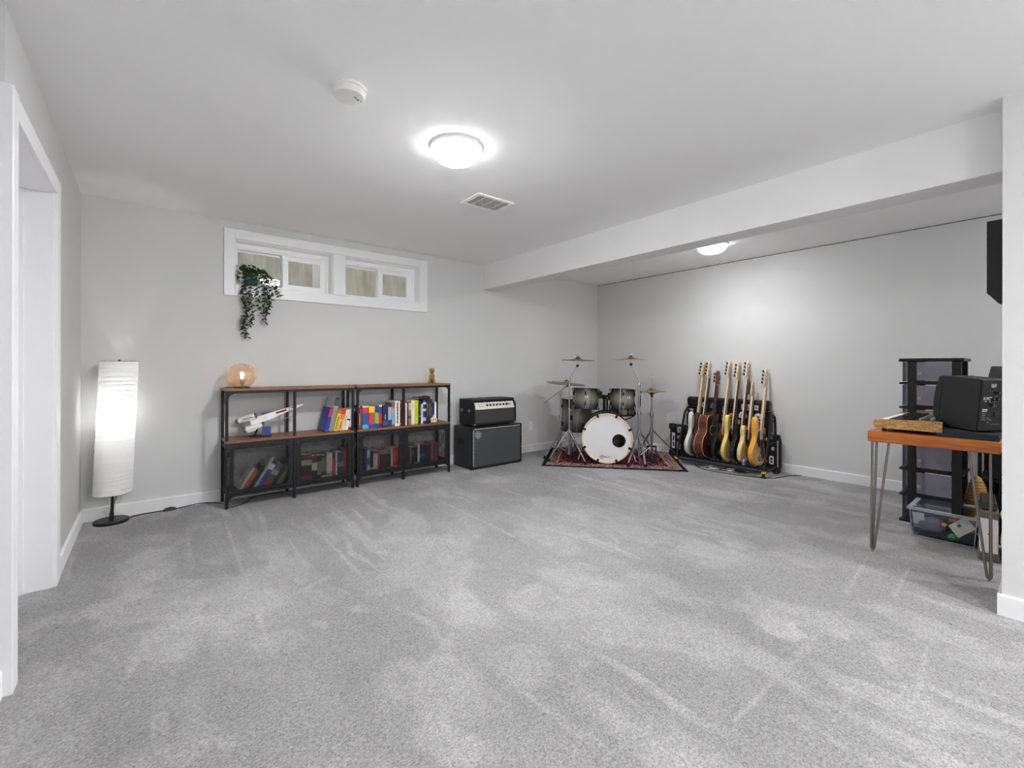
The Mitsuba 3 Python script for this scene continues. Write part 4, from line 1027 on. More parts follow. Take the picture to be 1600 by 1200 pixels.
lg = [Point(-.060, -.2155).buffer(.0215, 24).difference(Point(-.060, -.2155).buffer(.0165, 24)).difference(sbox(-.050, -.224, -.03, -.2065)), sbox(-.070, -.2185, -.048, -.2135)]
part(t, 'head_logo', put(cat([move(prism(g_, .0008), 0, 0, -.0018) for g_ in lg] + [xf(meshkit.text_mesh('AQUARIAN', .0125, .0008, True), mat((-.047, -.2222, -.0018), (.82, 0, 0), (0, 1, 0), (0, 0, 1)))]), BM), C(30, 30, 32), label='round black logo with the maker name')
for s in (-1, 1):
    k = part(t, 'spur_leg', put(tube([(s * .262, -.06, -.12), (s * .31, -.195, -.09), (s * .34, -.288, -.07)], .008, 8), BM), 'chrome', 40)
    part(k, 'rubber_tip', put(move(trimesh.creation.icosphere(2, .013), s * .34, -.2835, -.07), BM), 'black_rubber')
part(t, 'mount_plate', put(box(-.05, .05, .269, .300, -.22, -.12, .004), BM), 'black_metal')
# toms
def tom_frame(c, s, z, tilt, roll=0):
    zx = Z3 * math.cos(tilt) + A3 * math.sin(tilt)
    zx = zx * math.cos(roll) + B3 * math.sin(roll); zx /= np.linalg.norm(zx)
    xx = B3 - zx * (B3 @ zx); xx /= np.linalg.norm(xx)
    return mat(Dp(c, s, z), xx, np.cross(zx, xx), zx)
drum('tom_drum', 'left rack tom in silver black burst above the bass drum', tom_frame(5.575, -.040, .635, .10, .02), .160, .235, 6, -PI / 2 + .08)
drum('tom_drum', 'right rack tom in silver black burst with a chrome stripe in front of it', tom_frame(5.575, .402, .640, .10, .03), .150, .225, 6, -PI / 2 + .42)
drum('floor_tom', 'floor tom in silver black burst standing on legs behind the left cymbal stands', mat(Dp(5.90, -.150, .325), B3, A3 * 1.0, Z3) if False else mat(Dp(5.90, -.150, .325), B3, A3, Z3), .198, .40, 8)
ft = 'floor_tom'
for i in range(3):
    a = [-1.9, -.2, 1.9][i]
    q = Dp(5.90, -.150, 0) + B3 * .214 * math.cos(a) + A3 * .214 * math.sin(a)
    part(ft, 'leg', tube([q + [0, 0, .62], q + [0, 0, .12], q + (q - Dp(5.9, -.15, 0)) * .12 + [0, 0, .016]], .0055, 8), 'chrome', 40)
    part(ft, 'leg_bracket', move(box(-.014, .014, -.014, .014, -.03, .03, .004), *(q + [0, 0, .50])), 'black_metal')
    part(ft, 'rubber_foot', move(lathe([(0, 0), (.013, 0), (.010, .022), (0, .022)], 12), *(q + (q - Dp(5.9, -.15, 0)) * .12 + [0, 0, RZ])), 'black_rubber')
k = part('tom_drum_001', 'chrome_strip', put(rot(rod((.166, 0, -.012), (.166, 0, .236), .0055, 8), -103, (0, 0, 1)), tom_frame(5.575, .402, .640, .10, .03)), 'chrome', label='long chrome rod on the front')
t = thing('tom_holder', 'black double tom holder rising from the bass drum between the rack toms', 'tom holder')
part(t, 'post', rod(Dp(5.62, .19, .6045), Dp(5.62, .19, .80), .016, 14), 'black_metal', 40)
part(t, 'post', rod(Dp(5.62, .225, .6045), Dp(5.62, .225, .76), .011, 14), 'black_metal', 40)
part(t, 'clamp', move(trimesh.creation.icosphere(2, .028), *Dp(5.62, .19, .775)), 'black_metal', True)
part(t, 'arm', tube([Dp(5.62, .18, .785), Dp(5.60, .155, .80), Dp(5.585, .142, .79)], .012, 10), 'black_metal', 40)
part(t, 'arm', tube([Dp(5.62, .20, .775), Dp(5.60, .225, .79), Dp(5.585, .244, .78)], .012, 10), 'black_metal', 40)
part(t, 'bracket', xf(box(-.045, .012, -.03, .03, -.03, .06, .008), mat(Dp(5.58, .150, .79), B3, A3, Z3)), 'black_metal')
part(t, 'bracket', xf(box(-.012, .016, -.03, .03, -.04, .05, .008), mat(Dp(5.58, .244, .78), B3, A3, Z3)), 'black_metal')
# snare and its stand
SM_ = tom_frame(5.96, .43, .535, -.03)
drum('snare_drum', 'shallow snare drum with a bronze shell half hidden under the right rack tom', SM_, .165, .10, 8, rim='black_gloss')
sc = scene.pop('snare_drum__shell')
shl, _ = drum_shell(.165, .10)
add('snare_drum__shell', put(shl, SM_), 'bronze_dark', True)
def tripod(t, base, zc, zb, feet, rl=.0075, mat_='chrome'):
    """double-braced folding legs: collar at zc, lower collar at zb, feet as (angle, radius)"""
    base = np.array(base, float)
    part(t, 'leg_collar', move(lathe([(0, -.02), (.02, -.02), (.022, 0), (.02, .02), (0, .02)], 14), base[0], base[1], zc), mat_, 40)
    part(t, 'lower_collar', move(lathe([(0, -.012), (.017, -.012), (.017, .012), (0, .012)], 14), base[0], base[1], zb), mat_, 40)
    for a, r in feet:
        d = np.array([math.cos(a), math.sin(a), 0]); sd = np.array([-d[1], d[0], 0]) * .012
        top = np.array([base[0], base[1], zc]) + d * .015
        ft_ = np.array([base[0], base[1], 0]) + d * r
        zf = floor_at(ft_[0], ft_[1])
        ft_[2] = zf + .020
        k = part(t, 'leg', cat([rod(top + sd, ft_ + sd * .3, rl * .72, 8), rod(top - sd, ft_ - sd * .3, rl * .72, 8)]), mat_, 40)
        mid = top + (ft_ - top) * .52
        lo = np.array([base[0], base[1], zb]) + d * .012
        part(k, 'brace', rod(lo, mid, rl * .7, 8), mat_, 40)
        part(k, 'rubber_foot', hull([ft_ + np.array([x, y, z]) for x in (-.016, .016) for y in (-.016, .016) for z in (-.0195,)] + [ft_ + np.array([x, y, .014]) for x in (-.012, .012) for y in (-.012, .012)]), 'black_rubber')
def floor_at(x, y):
    q = np.array([x, y]) - FL
    u, v = q @ ru, q @ rv
    return RZ + .0018 if (-.03 < u < RUl + .03 and -.03 < v < RVl + .03) else 0.0005
def wing(t, p, d, m='chrome'):
    p = np.array(p); d = np.array(d, float); d /= np.linalg.norm(d)
    part(t, 'wing_bolt', cat([rod(p, p + d * .035, .004, 8), move(box(-.004, .004, -.004, .004, -.014, .014, .002), *(p + d * .035))]), m, 40)
t = thing('snare_stand', 'black and chrome snare stand under the snare drum', 'drum stand')
q = Dp(5.96, .43, 0)
part(t, 'pole', rod(q + [0, 0, .10], q + [0, 0, .44], .011, 12), 'chrome', 40)
for a in (.4, 2.5, 4.6):
    d = B3 * math.cos(a) + A3 * math.sin(a)
    part(t, 'basket_arm', tube(smooth_path([q + [0, 0, .44], q + d * .07 + [0, 0, .465], q + d * .14 + [0, 0, .490], q + d * .185 + [0, 0, .515], q + d * .188 + [0, 0, .555]], 5), .007, 8), 'black_metal', 40)
tripod(t, q, .28, .10, [(-.9, .22), (1.2, .22), (3.3, .22)])

def cymbal(r, bell=.040, rise=.012, t=.0022):
    return lathe([(.006, .024 + rise), (bell * .5, .022 + rise), (bell * .85, .013 + rise), (bell, .006 + rise), (r * .5, rise * .62), (r * .85, rise * .22), (r, 0), (r, -t), (r * .85, rise * .22 - t), (r * .5, rise * .62 - t), (bell, .006 + rise - t), (bell * .8, .011 + rise), (.006, .020 + rise)], 64)
def cym(label, c, s, z, r, m, tilt=0, roll=0):
    M = tom_frame(c, s, z, tilt, roll)
    t = thing('cymbal', label, 'cymbal')
    part(t, 'plate', put(cymbal(r), M), m, 40)
    part(t, 'felt', put(move(lathe([(0, 0), (.016, 0), (.016, .012), (0, .012)], 14), 0, 0, .0365), M), 'black_rubber', 40)
    part(t, 'wing_nut', put(cat([move(lathe([(0, 0), (.009, 0), (.009, .014), (0, .014)], 12), 0, 0, .049), box(-.020, .020, -.004, .004, .055, .074, .003)]), M), 'chrome')
    return t
def boom_stand(label, base, ztop, boom_lo, boom_hi, cym_z, feet, zc=.37, zb=.10):
    t = thing('cymbal_stand', label, 'cymbal stand', 'chrome boom cymbal stands')
    b = np.array([base[0], base[1], 0])
    zm = zc + (ztop - zc) * .40
    part(t, 'lower_tube', rod(b + [0, 0, zb - .02], b + [0, 0, zm], .0125, 14), 'chrome', 40)
    part(t, 'tube_clamp', move(lathe([(0, -.025), (.018, -.025), (.020, 0), (.018, .025), (0, .025)], 14), base[0], base[1], zm), 'chrome', 40)
    wing(t, b + [0, 0, zm], B3)
    part(t, 'upper_tube', rod(b + [0, 0, zm], b + [0, 0, ztop], .0095, 14), 'chrome', 40)
    part(t, 'boom_clamp', cat([move(lathe([(0, -.03), (.016, -.03), (.022, 0), (.016, .02), (0, .02)], 14), base[0], base[1], ztop), rod(b + [0, 0, ztop] - A3 * .03, b + [0, 0, ztop] + A3 * .03, .016, 12)]), 'chrome', 40)
    wing(t, b + [0, 0, ztop] - A3 * .02, -A3 + B3 * .4)
    lo, hi = np.array(boom_lo), np.array(boom_hi)
    part(t, 'boom_arm', tube([lo, hi], .0065, 10), 'chrome', 40)
    part(t, 'tilter', cat([move(trimesh.creation.icosphere(2, .017), *hi), rod(hi - A3 * .025, hi + A3 * .025, .009, 10)]), 'black_metal', 40)
    part(t, 'cymbal_rod', rod(hi, (hi[0], hi[1], cym_z + .088), .0032, 8), 'chrome', 40)
    tripod(t, b, zc, zb, feet)
    return t
aA = math.atan2(A2[1], A2[0])
boom_stand('front left chrome boom stand carrying the high left cymbal', (3.957, 3.754), 1.0, (3.868, 3.857, .797), (4.021, 3.680, 1.160), 1.226, [(aA + PI * .62, .26), (aA - PI * .74, .27), (aA - PI * .12, .30)])
cym('high left bronze cymbal on the boom above the left rack tom', 5.45, -.1287, 1.226, .200, 'bronze_dark', .02, .03)
boom_stand('rear left chrome boom stand carrying the low wide cymbal', (4.102, 4.044), .815, (3.961, 4.206, .684), (4.160, 3.979, .905), .930, [(aA + PI * .80, .30), (aA + PI * .1, .26), (aA - PI * .55, .24)], .30, .10)
cym('wide low bronze cymbal at the left, tilted over the floor tom', 5.75, -.287, .930, .250, 'bronze_dark', -.045, .09)
boom_stand('right chrome boom stand carrying the high right cymbal', (4.496, 3.136), .945, (4.556, 3.066, .775), (4.434, 3.207, 1.178), 1.234, [(aA - PI * .32, .32), (aA + PI * .80, .24), (aA - PI * .93, .22)])
cym('high right bronze cymbal above the right rack tom', 5.45, .495, 1.234, .197, 'bronze', -.01, .0)
t = thing('drumstick_bag', 'narrow dark red pouch hanging beside the right cymbal stand pole', 'pouch')
part(t, 'body', xf(box(-.016, .016, -.012, .012, -.07, .07, .008), mat(Dp(5.50, .598, .745), B3, A3, Z3)), C(84, 20, 36, .6))
part(t, 'hook', tube([Dp(5.50, .598, .81), Dp(5.49, .61, .85), Dp(5.46, .625, .85), Dp(5.452, .605, .83)], .003, 6), 'black_metal', 40)
# hi-hat
hh = Dp(5.75, .774, 0)
t = thing('hihat_stand', 'chrome hi-hat stand with pedal at the right of the drum kit', 'hi-hat stand')
part(t, 'lower_tube', rod(hh + [0, 0, .05], hh + [0, 0, .56], .0125, 14), 'chrome', 40)
part(t, 'upper_tube', rod(hh + [0, 0, .56], hh + [0, 0, .812], .010, 14), 'chrome', 40)
part(t, 'tube_clamp', move(lathe([(0, -.03), (.019, -.03), (.022, 0), (.019, .03), (0, .03)], 14), *(hh + [0, 0, .56])), 'chrome', 40)
wing(t, hh + [0, 0, .56], -B3)
part(t, 'cymbal_seat', move(lathe([(0, -.05), (.013, -.05), (.016, -.01), (.034, 0), (.034, .006), (0, .006)], 18), *(hh + [0, 0, .822])), 'black_plastic', 40)
part(t, 'pull_rod', rod(hh + [0, 0, .80], hh + [0, 0, 1.072], .0028, 8), 'chrome', 40)
part(t, 'clutch', move(lathe([(0, 0), (.011, 0), (.011, .03), (.006, .036), (0, .036)], 14), *(hh + [0, 0, .892])), 'chrome', 40)
wing(t, hh + [0, 0, .915], B3)
tripod(t, hh, .36, .085, [(aA - PI * .42, .34), (aA + PI * .72, .26), (aA + PI * .22, .24)])
part(t, 'pedal', xf(hull([(x, y, z) for x, y, z in [(-.04, -.26, RZ + .003), (.04, -.26, RZ + .003), (-.04, -.26, RZ + .012), (.04, -.26, RZ + .012), (-.035, -.02, .06), (.035, -.02, .06), (-.035, -.02, .07), (.035, -.02, .07)]]), mat((hh[0], hh[1], 0), B3, A3, Z3)), 'black_metal')
part(t, 'pedal_frame', xf(cat([box(-.055, -.045, -.02, .02, RZ + .002, .16, .002), box(.045, .055, -.02, .02, RZ + .002, .16, .002), box(-.055, .055, -.02, .02, .15, .17, .003)]), mat((hh[0], hh[1], 0), B3, A3, Z3)), 'black_metal')
def hat(label, z, flip):
    t = thing('cymbal', label, 'cymbal')
    m = cymbal(.172, .04, .016)
    M = tom_frame(5.75, .774, z, 0, 0)
    if flip:
        m = rot(m, 180, (1, 0, 0))
    part(t, 'plate', put(m, M), 'bronze', 40)
hat('upper cymbal of the bronze hi-hat pair', .846, False)
hat('lower cymbal of the bronze hi-hat pair, turned bell down', .842, True)
# ------------------------------------------------------------------ guitar rack
RX0, RX1, RY0, RY1 = 4.925, 5.238, 1.925, 2.905
t = thing('guitar_rack', 'black tubular guitar rack with yellow-ringed feet holding eight guitars', 'guitar rack')
def padded(a, b, r, m='dark_foam'):
    return rod(a, b, r, 14)
part(t, 'front_rail', rod((RX0, RY0, .062), (RX0, RY1, .062), .013, 12), 'black_metal', 40)
part(t, 'front_pad', rod((RX0, RY0 + .06, .062), (RX0, RY1 - .05, .062), .0215, 16), 'dark_foam', 40)
part(t, 'rear_rail', rod((RX0 + .20, RY0, .062), (RX0 + .20, RY1, .062), .012, 12), 'black_metal', 40)
part(t, 'rear_pad', rod((RX0 + .20, RY0 + .06, .062), (RX0 + .20, RY1 - .05, .062), .0215, 16), 'dark_foam', 40)
for y in (RY0, RY1):
    p = smooth_path([(RX0, y, .062), (RX0 + .05, y, .20), (RX0 + .13, y, .43), (RX0 + .18, y, .575), (RX0 + .215, y, .622), (RX0 + .255, y, .625), (RX0 + .285, y, .59), (RX0 + .30, y, .45), (RX1, y, .06)], 6)
    part(t, 'side_frame', tube(p, .0125, 12), 'black_metal', 40)
    part(t, 'floor_bar', rod((RX0, y, .062), (RX1, y, .062), .0115, 12), 'black_metal', 40)
    part(t, 'cross_bar', rod((RX0 + .10, y, .34), (RX0 + .305, y, .34), .008, 10), 'black_metal', 40)
    for x in (RX0, RX1):
        f = part(t, 'foot', move(lathe([(0, 0), (.026, 0), (.024, .012), (.015, .020), (.015, .052), (0, .052)], 16), x, y, .0005), 'black_rubber', 40)
    part(t, 'foot_ring', move(lathe([(0, -.010), (.0225, -.010), (.0225, .010), (0, .010)], 18), RX0, y, .056), C(236, 176, 30), 40, label='bright yellow ring')
part(t, 'top_rail', rod((RX0 + .317, RY0 + .0, .56), (RX0 + .317, RY1, .56), .009, 12), 'black_metal', 40)
NECKS = [2.79, 2.715, 2.630, 2.472, 2.362, 2.262, 2.190, 2.068]

def strip(pts, w0, w1):
    return pts
def tuner(o_u, o_v, sgn, M, parent, w0, post=.006, key=True):
    """post on the headstock face and a key on the side sgn"""
    k = part(parent, 'tuner', xf(cat([move(lathe([(0, 0), (post, 0), (post, .016), (0, .016)], 10), o_u, o_v, w0),
                                      rod((o_u, o_v, w0 - .016), (o_u + sgn * .034, o_v, w0 - .016), .004, 8)]), M), 'chrome', 40)
    part(k, 'tuner_key', xf(box(o_u + sgn * .028, o_u + sgn * .062, o_v - .0135, o_v + .0135, w0 - .020, w0 - .012, .003), M), 'black_metal')
BASS = [(0, 0), (-.075, .006), (-.135, .040), (-.165, .105), (-.155, .175), (-.128, .235), (-.116, .29), (-.130, .35), (-.150, .42), (-.148, .48), (-.126, .507), (-.100, .488), (-.075, .435), (-.052, .388), (-.028, .372), (.028, .372), (.050, .385), (.078, .415), (.104, .424), (.124, .398), (.122, .345), (.112, .28), (.122, .225), (.152, .165), (.163, .10), (.135, .038), (.075, .006)]
TELE = [(0, 0), (-.08, .006), (-.140, .042), (-.160, .110), (-.146, .178), (-.118, .232), (-.112, .28), (-.128, .335), (-.132, .375), (-.112, .402), (-.075, .405), (-.045, .392), (-.030, .375), (.028, .345), (.040, .345), (.070, .372), (.102, .380), (.118, .350), (.112, .285), (.116, .235), (.146, .175), (.160, .11), (.140, .042), (.08, .006)]
ACOU = [(0, 0), (-.10, .010), (-.170, .060), (-.195, .135), (-.180, .210), (-.140, .265), (-.125, .31), (-.135, .37), (-.142, .42), (-.120, .470), (-.070, .492), (-.03, .495), (.03, .495), (.070, .492), (.120, .470), (.142, .42), (.135, .37), (.125, .31), (.140, .265), (.180, .210), (.195, .135), (.170, .06), (.10, .010)]
def guitar_frame(y, x_bottom, tilt, z0=.088, yaw=0.0):
    th = math.radians(tilt)
    V = np.array([math.sin(th), 0, math.cos(th)]); U = np.array([math.cos(th), 0, -math.sin(th)]); Wn = np.array([0, -1.0, 0])
    ca, sa = math.cos(math.radians(yaw)), math.sin(math.radians(yaw))
    return mat((x_bottom, y, z0), U * ca - Wn * sa, V, U * sa + Wn * ca)
def electric(name, label, y, x_b, tilt, outline, body, edge=None, thick=.042, nut=.955, heel=.36, head='bass', neck_m='maple_pale', board_m='maple_pale', guard=None, guard_pts=None, pick=True, strings=4, plate=None, yaw=0, top_z=0, category='guitar', bridge='chrome'):
    t = thing(name, label, category)
    M = guitar_frame(y, x_b, tilt, yaw=yaw)
    o = closed_spline(outline, 5)
    o = np.array(Polygon(o).buffer(0).exterior.coords)[:-1]
    if not Polygon(o).exterior.is_ccw: o = o[::-1]
    h = thick / 2
    part(t, 'body', xf(loft(o, [(-h, .006), (-h + .004, .0015), (-h + .008, 0), (h - .008, 0), (h - .004, .0015), (h, .006)]), M), body, 35)
    if plate:   # front of a different colour
        part(t, 'front_face', xf(loft(np.array(Polygon(o).buffer(-.010).exterior.coords)[:-1][::-1] if not Polygon(np.array(Polygon(o).buffer(-.010).exterior.coords)[:-1]).exterior.is_ccw else np.array(Polygon(o).buffer(-.010).exterior.coords)[:-1], [(h - .001, 0), (h + .0007, 0)]), M), plate)
    # neck from the heel to the nut
    w0, w1 = (.030, .0205) if head == 'bass' else (.028, .021)
    v0 = heel - .06
    nk = hull([(s * w0, v0, z) for s in (-1, 1) for z in (h - .004, h + .006)] + [(s * w0 * .7, v0, h - .012) for s in (-1, 1)] +
              [(s * w1, nut, z) for s in (-1, 1) for z in (h - .004, h + .006)] + [(s * w1 * .6, nut, h - .016) for s in (-1, 1)])
    part(t, 'neck', xf(nk, M), neck_m)
    fb = hull([(s * w0, v0 - .02, z) for s in (-1, 1) for z in (h + .0062, h + .010)] + [(s * w1, nut, z) for s in (-1, 1) for z in (h + .0062, h + .010)])
    fk = part(t, 'fingerboard', xf(fb, M), board_m)
    sc_ = nut - (.10 if head == 'bass' else .13)
    fr = []
    for i in range(1, 21):
        q = nut - (nut - .10) * (1 - 2 ** (-i / 12))
        if q < v0: break
        ww = w1 + (w0 - w1) * (nut - q) / (nut - v0)
        fr.append(box(-ww, ww, q - .0008, q + .0008, h + .0100, h + .0112))
    part(fk, 'frets', xf(cat(fr), M), 'chrome', kind='stuff')
    part(t, 'nut', xf(box(-w1, w1, nut - .001, nut + .004, h + .004, h + .012), M), 'stone_cream')
    # headstock
    hw = h - .004
    if head == 'bass':
        hs = [(-.0205, nut), (-.030, nut + .018), (-.036, nut + .03), (-.030, nut + .16), (-.022, nut + .20), (.0, nut + .222), (.024, nut + .216), (.034, nut + .195), (.028, nut + .165), (.026, nut + .12), (.030, nut + .05), (.026, nut + .02), (.0205, nut)]
        tl = [(-.012 + i * .0025, nut + .048 + i * .042) for i in range(4)]
    elif head == 'six':
        hs = [(-.021, nut), (-.030, nut + .015), (-.034, nut + .03), (-.028, nut + .15), (-.016, nut + .172), (.006, nut + .178), (.022, nut + .165), (.022, nut + .14), (.022, nut + .05), (.024, nut + .02), (.021, nut)]
        tl = [(-.012 + i * .0015, nut + .03 + i * .0235) for i in range(6)]
    hp_ = np.array(hs)
    if not Polygon(hp_).exterior.is_ccw: hp_ = hp_[::-1]
    hk = part(t, 'headstock', xf(loft(hp_, [(hw - .014, .001), (hw - .013, 0), (hw, 0), (hw + .001, .001)]), M), neck_m)
    for (u, v) in tl:
        tuner(u, v, -1, M, hk, hw, .006 if head == 'bass' else .004)
    # strings
    st = []
    for i in range(strings):
        f = (i - (strings - 1) / 2) / ((strings - 1) / 2)
        st.append(rod((f * .030, .085, h + .016), (f * w1 * .85, nut + .002, h + .0135), .0011, 5))
        st.append(rod((f * w1 * .85, nut + .002, h + .0135), (tl[i][0], tl[i][1], hw + .012), .0011, 5))
    part(t, 'strings', xf(cat(st), M), 'steel', kind='stuff')
    br = part(t, 'bridge', xf(box(-.040, .040, .060, .105, h, h + .012, .002), M), bridge)
    if guard:
        g_ = Polygon(closed_spline(guard_pts, 4)).buffer(0)
        part(t, 'pickguard', xf(move(prism(g_, .0025), 0, 0, h + .0006), M), guard)
    if pick:
        for (a, b) in (((-.036, .005), (.195, .222)), ((-.004, .040), (.222, .248))):
            part(t, 'pickup', xf(box(a[0], a[1], b[0], b[1], h + .002, h + .012, .002), M), 'black_plastic')
    for (u, v) in ((.085, .16), (.105, .135), (.120, .105)):
        part(t, 'knob', xf(move(lathe([(0, 0), (.010, 0), (.009, .016), (0, .016)], 14), u, v, h + .001), M), 'chrome', 40)
    part(t, 'strap_button', xf(rod((0, -.010, 0), (0, .004, 0), .006, 8), M), 'chrome')
    return t, M, h
GUARD = [(-.085, .30), (-.060, .36), (-.030, .365), (.030, .34), (.055, .36), (.085, .36), (.095, .30), (.085, .22), (.115, .16), (.135, .11), (.11, .08), (.06, .12), (.02, .19), (-.045, .21), (-.085, .25)]
electric('bass_guitar', 'white bass guitar with a maple neck, leftmost in the rack', NECKS[0], 5.055, 14.2, BASS, 'guitar_white', head='bass', guard='black_plastic', guard_pts=GUARD, nut=.95)
electric('bass_guitar', 'dark sunburst bass guitar between the white bass and the acoustic guitar', NECKS[1], 5.060, 14.0, BASS, 'sunburst_dark', head='bass', board_m='rosewood', guard='stone_cream', guard_pts=GUARD, nut=.95)
# acoustic guitar
def acoustic():
    t = thing('acoustic_guitar', 'glossy brown acoustic guitar, third from the left in the rack', 'guitar')
    M = guitar_frame(NECKS[2], 5.075, 12.6)
    o = closed_spline(ACOU, 5)
    if not Polygon(o).exterior.is_ccw: o = o[::-1]
    part(t, 'body', xf(loft(o, [(-.052, .003), (-.049, 0), (.049, 0), (.052, .003)]), M), 'mahogany', 35)
    hole = Polygon(o).buffer(-.004).difference(Point(0, .325).buffer(.050, 24))
    part(t, 'top', xf(move(prism(hole, .0022), 0, 0, .0522), M), 'mahogany_dark')
    rr_ = Point(0, .325).buffer(.062, 24).difference(Point(0, .325).buffer(.053, 24))
    part(t, 'rosette', xf(move(prism(rr_, .001), 0, 0, .0543), M), 'stone_cream')
    part(t, 'sound_hole', xf(move(prism(Point(0, .325).buffer(.0497, 24), .0004), 0, 0, .0523), M), 'black_rubber')
    part(t, 'bridge', xf(box(-.075, .075, .135, .165, .0544, .062, .003), M), 'rosewood')
    for zb in (-.050, .050):
        b = Polygon(o).buffer(.0012).difference(Polygon(o).buffer(-.0006))
        part(t, 'binding', xf(move(prism(b, .004), 0, 0, zb - .002), M), 'stone_cream')
    nut = .86
    part(t, 'neck', xf(hull([(s * .027, .49, z) for s in (-1, 1) for z in (.046, .056)] + [(0, .49, .028)] + [(s * .022, nut, z) for s in (-1, 1) for z in (.046, .056)] + [(s * .012, nut, .034) for s in (-1, 1)]), M), 'mahogany_dark')
    part(t, 'heel', xf(hull([(s * .024, .47, z) for s in (-1, 1) for z in (.0, .05)] + [(s * .024, .56, .045) for s in (-1, 1)] + [(s * .014, .50, -.045) for s in (-1, 1)]), M), 'mahogany_dark')
    part(t, 'fingerboard', xf(hull([(s * .028, .385, z) for s in (-1, 1) for z in (.0562, .061)] + [(s * .022, nut, z) for s in (-1, 1) for z in (.0562, .061)]), M), 'rosewood')
    part(t, 'nut', xf(box(-.022, .022, nut, nut + .005, .053, .063), M), 'stone_cream')
    hk = part(t, 'headstock', xf(loft(np.array([(-.022, nut), (.022, nut), (.030, nut + .02), (.036, nut + .15), (.030, nut + .172), (.0, nut + .18), (-.030, nut + .172), (-.036, nut + .15), (-.030, nut + .02)]), [(.038, .001), (.039, 0), (.053, 0), (.054, .001)]), M), 'mahogany')
    for i in range(3):
        for s in (-1, 1):
            tuner(s * .017, nut + .045 + i * .042, s, M, hk, .054, .004)
    st = [rod((f * .028, .15, .066), (f * .018, nut, .064), .0010, 5) for f in (-1, -.6, -.2, .2, .6, 1)]
    part(t, 'strings', xf(cat(st), M), 'steel', kind='stuff')
acoustic()
t, M, h = electric('bass_guitar', 'black bass guitar with an orange brown guard, right of the acoustic guitar', NECKS[3], 5.068, 13.6, BASS, 'black_gloss', head='bass', guard=C(150, 88, 44), guard_pts=GUARD, nut=.95)
electric('bass_guitar', 'pale yellow bass guitar in the middle of the rack', NECKS[4], 5.072, 13.0, BASS, 'guitar_yellow', head='bass', guard='black_plastic', guard_pts=GUARD, nut=.925, board_m='rosewood')
t, M, h = electric('bass_guitar', 'black bass guitar with a round tan sticker on its edge, beside the yellow one', NECKS[5], 5.074, 13.0, BASS, 'black_gloss', head='bass', guard='black_plastic', guard_pts=GUARD, nut=.945, board_m='rosewood')
part(t, 'sticker', xf(move(prism(Point(-.100, .44).buffer(.026, 20), .0006), 0, 0, h + .0002), M), C(196, 140, 110))
t, M, h = electric('electric_guitar', 'cream yellow single-cut electric guitar, second from the right in the rack', NECKS[6], 5.080, 13.0, TELE, 'guitar_cream', head='six', guard='black_plastic', guard_pts=[(-.075, .30), (-.07, .36), (-.035, .37), (.03, .335), (.07, .34), (.095, .30), (.085, .22), (.06, .17), (.0, .19), (-.06, .23)], nut=.745, strings=6, heel=.34, pick=True)
stk = random.Random(5)
t, M, h = electric('bass_guitar', 'orange bass guitar with stickers on its tan front, rightmost in the rack', NECKS[7], 5.076, 13.4, BASS, 'guitar_orange', head='bass', guard=C(40, 36, 40), guard_pts=GUARD, nut=.855, plate='guitar_tan', thick=.05)
for (u, v, w_, h_, c) in ((.02, .035, .085, .045, (214, 206, 196)), (-.10, .10, .035, .05, (196, 168, 130)), (.10, .055, .04, .03, (196, 110, 60)), (.05, .125, .05, .035, (90, 26, 30))):
    part(t, 'sticker', xf(box(u - w_ / 2, u + w_ / 2, v, v + h_, h + .0009, h + .0016), M), C(*c))
part(t, 'sticker_print', xf(cat([box(.0, .012, .045, .068, h + .0016, h + .002), box(.018, .030, .045, .068, h + .0016, h + .002), box(.036, .048, .045, .06, h + .0016, h + .002)]), M), C(40, 30, 40))
part(t, 'thumb_rest', xf(move(trimesh.creation.icosphere(2, .018), .115, .30, h + .02), M), 'guitar_cream', True)
# purple cloth strap lying at the foot of the cream guitar
t = thing('guitar_strap', 'purple and white cloth strap bundled on the rack between the cream and orange guitars', 'strap')
sp = smooth_path([(4.955, 2.135, .10), (4.97, 2.125, .14), (5.01, 2.13, .16), (5.04, 2.135, .12), (5.00, 2.14, .095), (4.96, 2.142, .115), (4.99, 2.125, .15)], 8)
part(t, 'webbing', tube(sp, .016, 8), C(88, 64, 128, .8), 40)
part(t, 'end_tab', hull([(x, y, z) for x, y, z in [(4.945, 2.125, .095), (4.965, 2.13, .16), (4.948, 2.15, .095), (4.968, 2.155, .15), (4.94, 2.135, .12)]]), C(186, 176, 200, .8))
# ------------------------------------------------------------------ cases behind the rack
def stick(t, y0, y1, z0, z1, x, col, shape='box', nm='sticker', marks=()):
    if shape == 'disc':
        r_ = (y1 - y0) / 2
        m_ = lathe([(0, 0), (r_, 0), (r_, .0008), (0, .0008)], 22)
        m_ = xf(m_, mat((x, (y0 + y1) / 2, (z0 + z1) / 2), (0, 1, 0), (0, 0, 1), (-1, 0, 0))) if False else align(m_, (x, (y0 + y1) / 2, (z0 + z1) / 2), (x - 1, (y0 + y1) / 2, (z0 + z1) / 2))
    else:
        m_ = box(x - .0008, x, y0, y1, z0, z1)
    k = part(t, nm, m_, C(*col))
    for (a, b, c, d_, cc) in marks:
        part(k, 'print', box(x - .0014, x - .0006, y0 + (y1 - y0) * a, y0 + (y1 - y0) * b, z0 + (z1 - z0) * c, z0 + (z1 - z0) * d_), C(*cc))
t = thing('guitar_case', 'long black guitar case covered in stickers standing behind the guitar rack', 'guitar case')
CX0 = 5.270
part(t, 'lower_shell', box(CX0, 5.372, 2.00, 2.985, .415, .655, .02), 'black_plastic')
part(t, 'upper_shell', box(CX0 + .004, 5.370, 2.015, 2.975, .660, .775, .02), 'black_plastic')
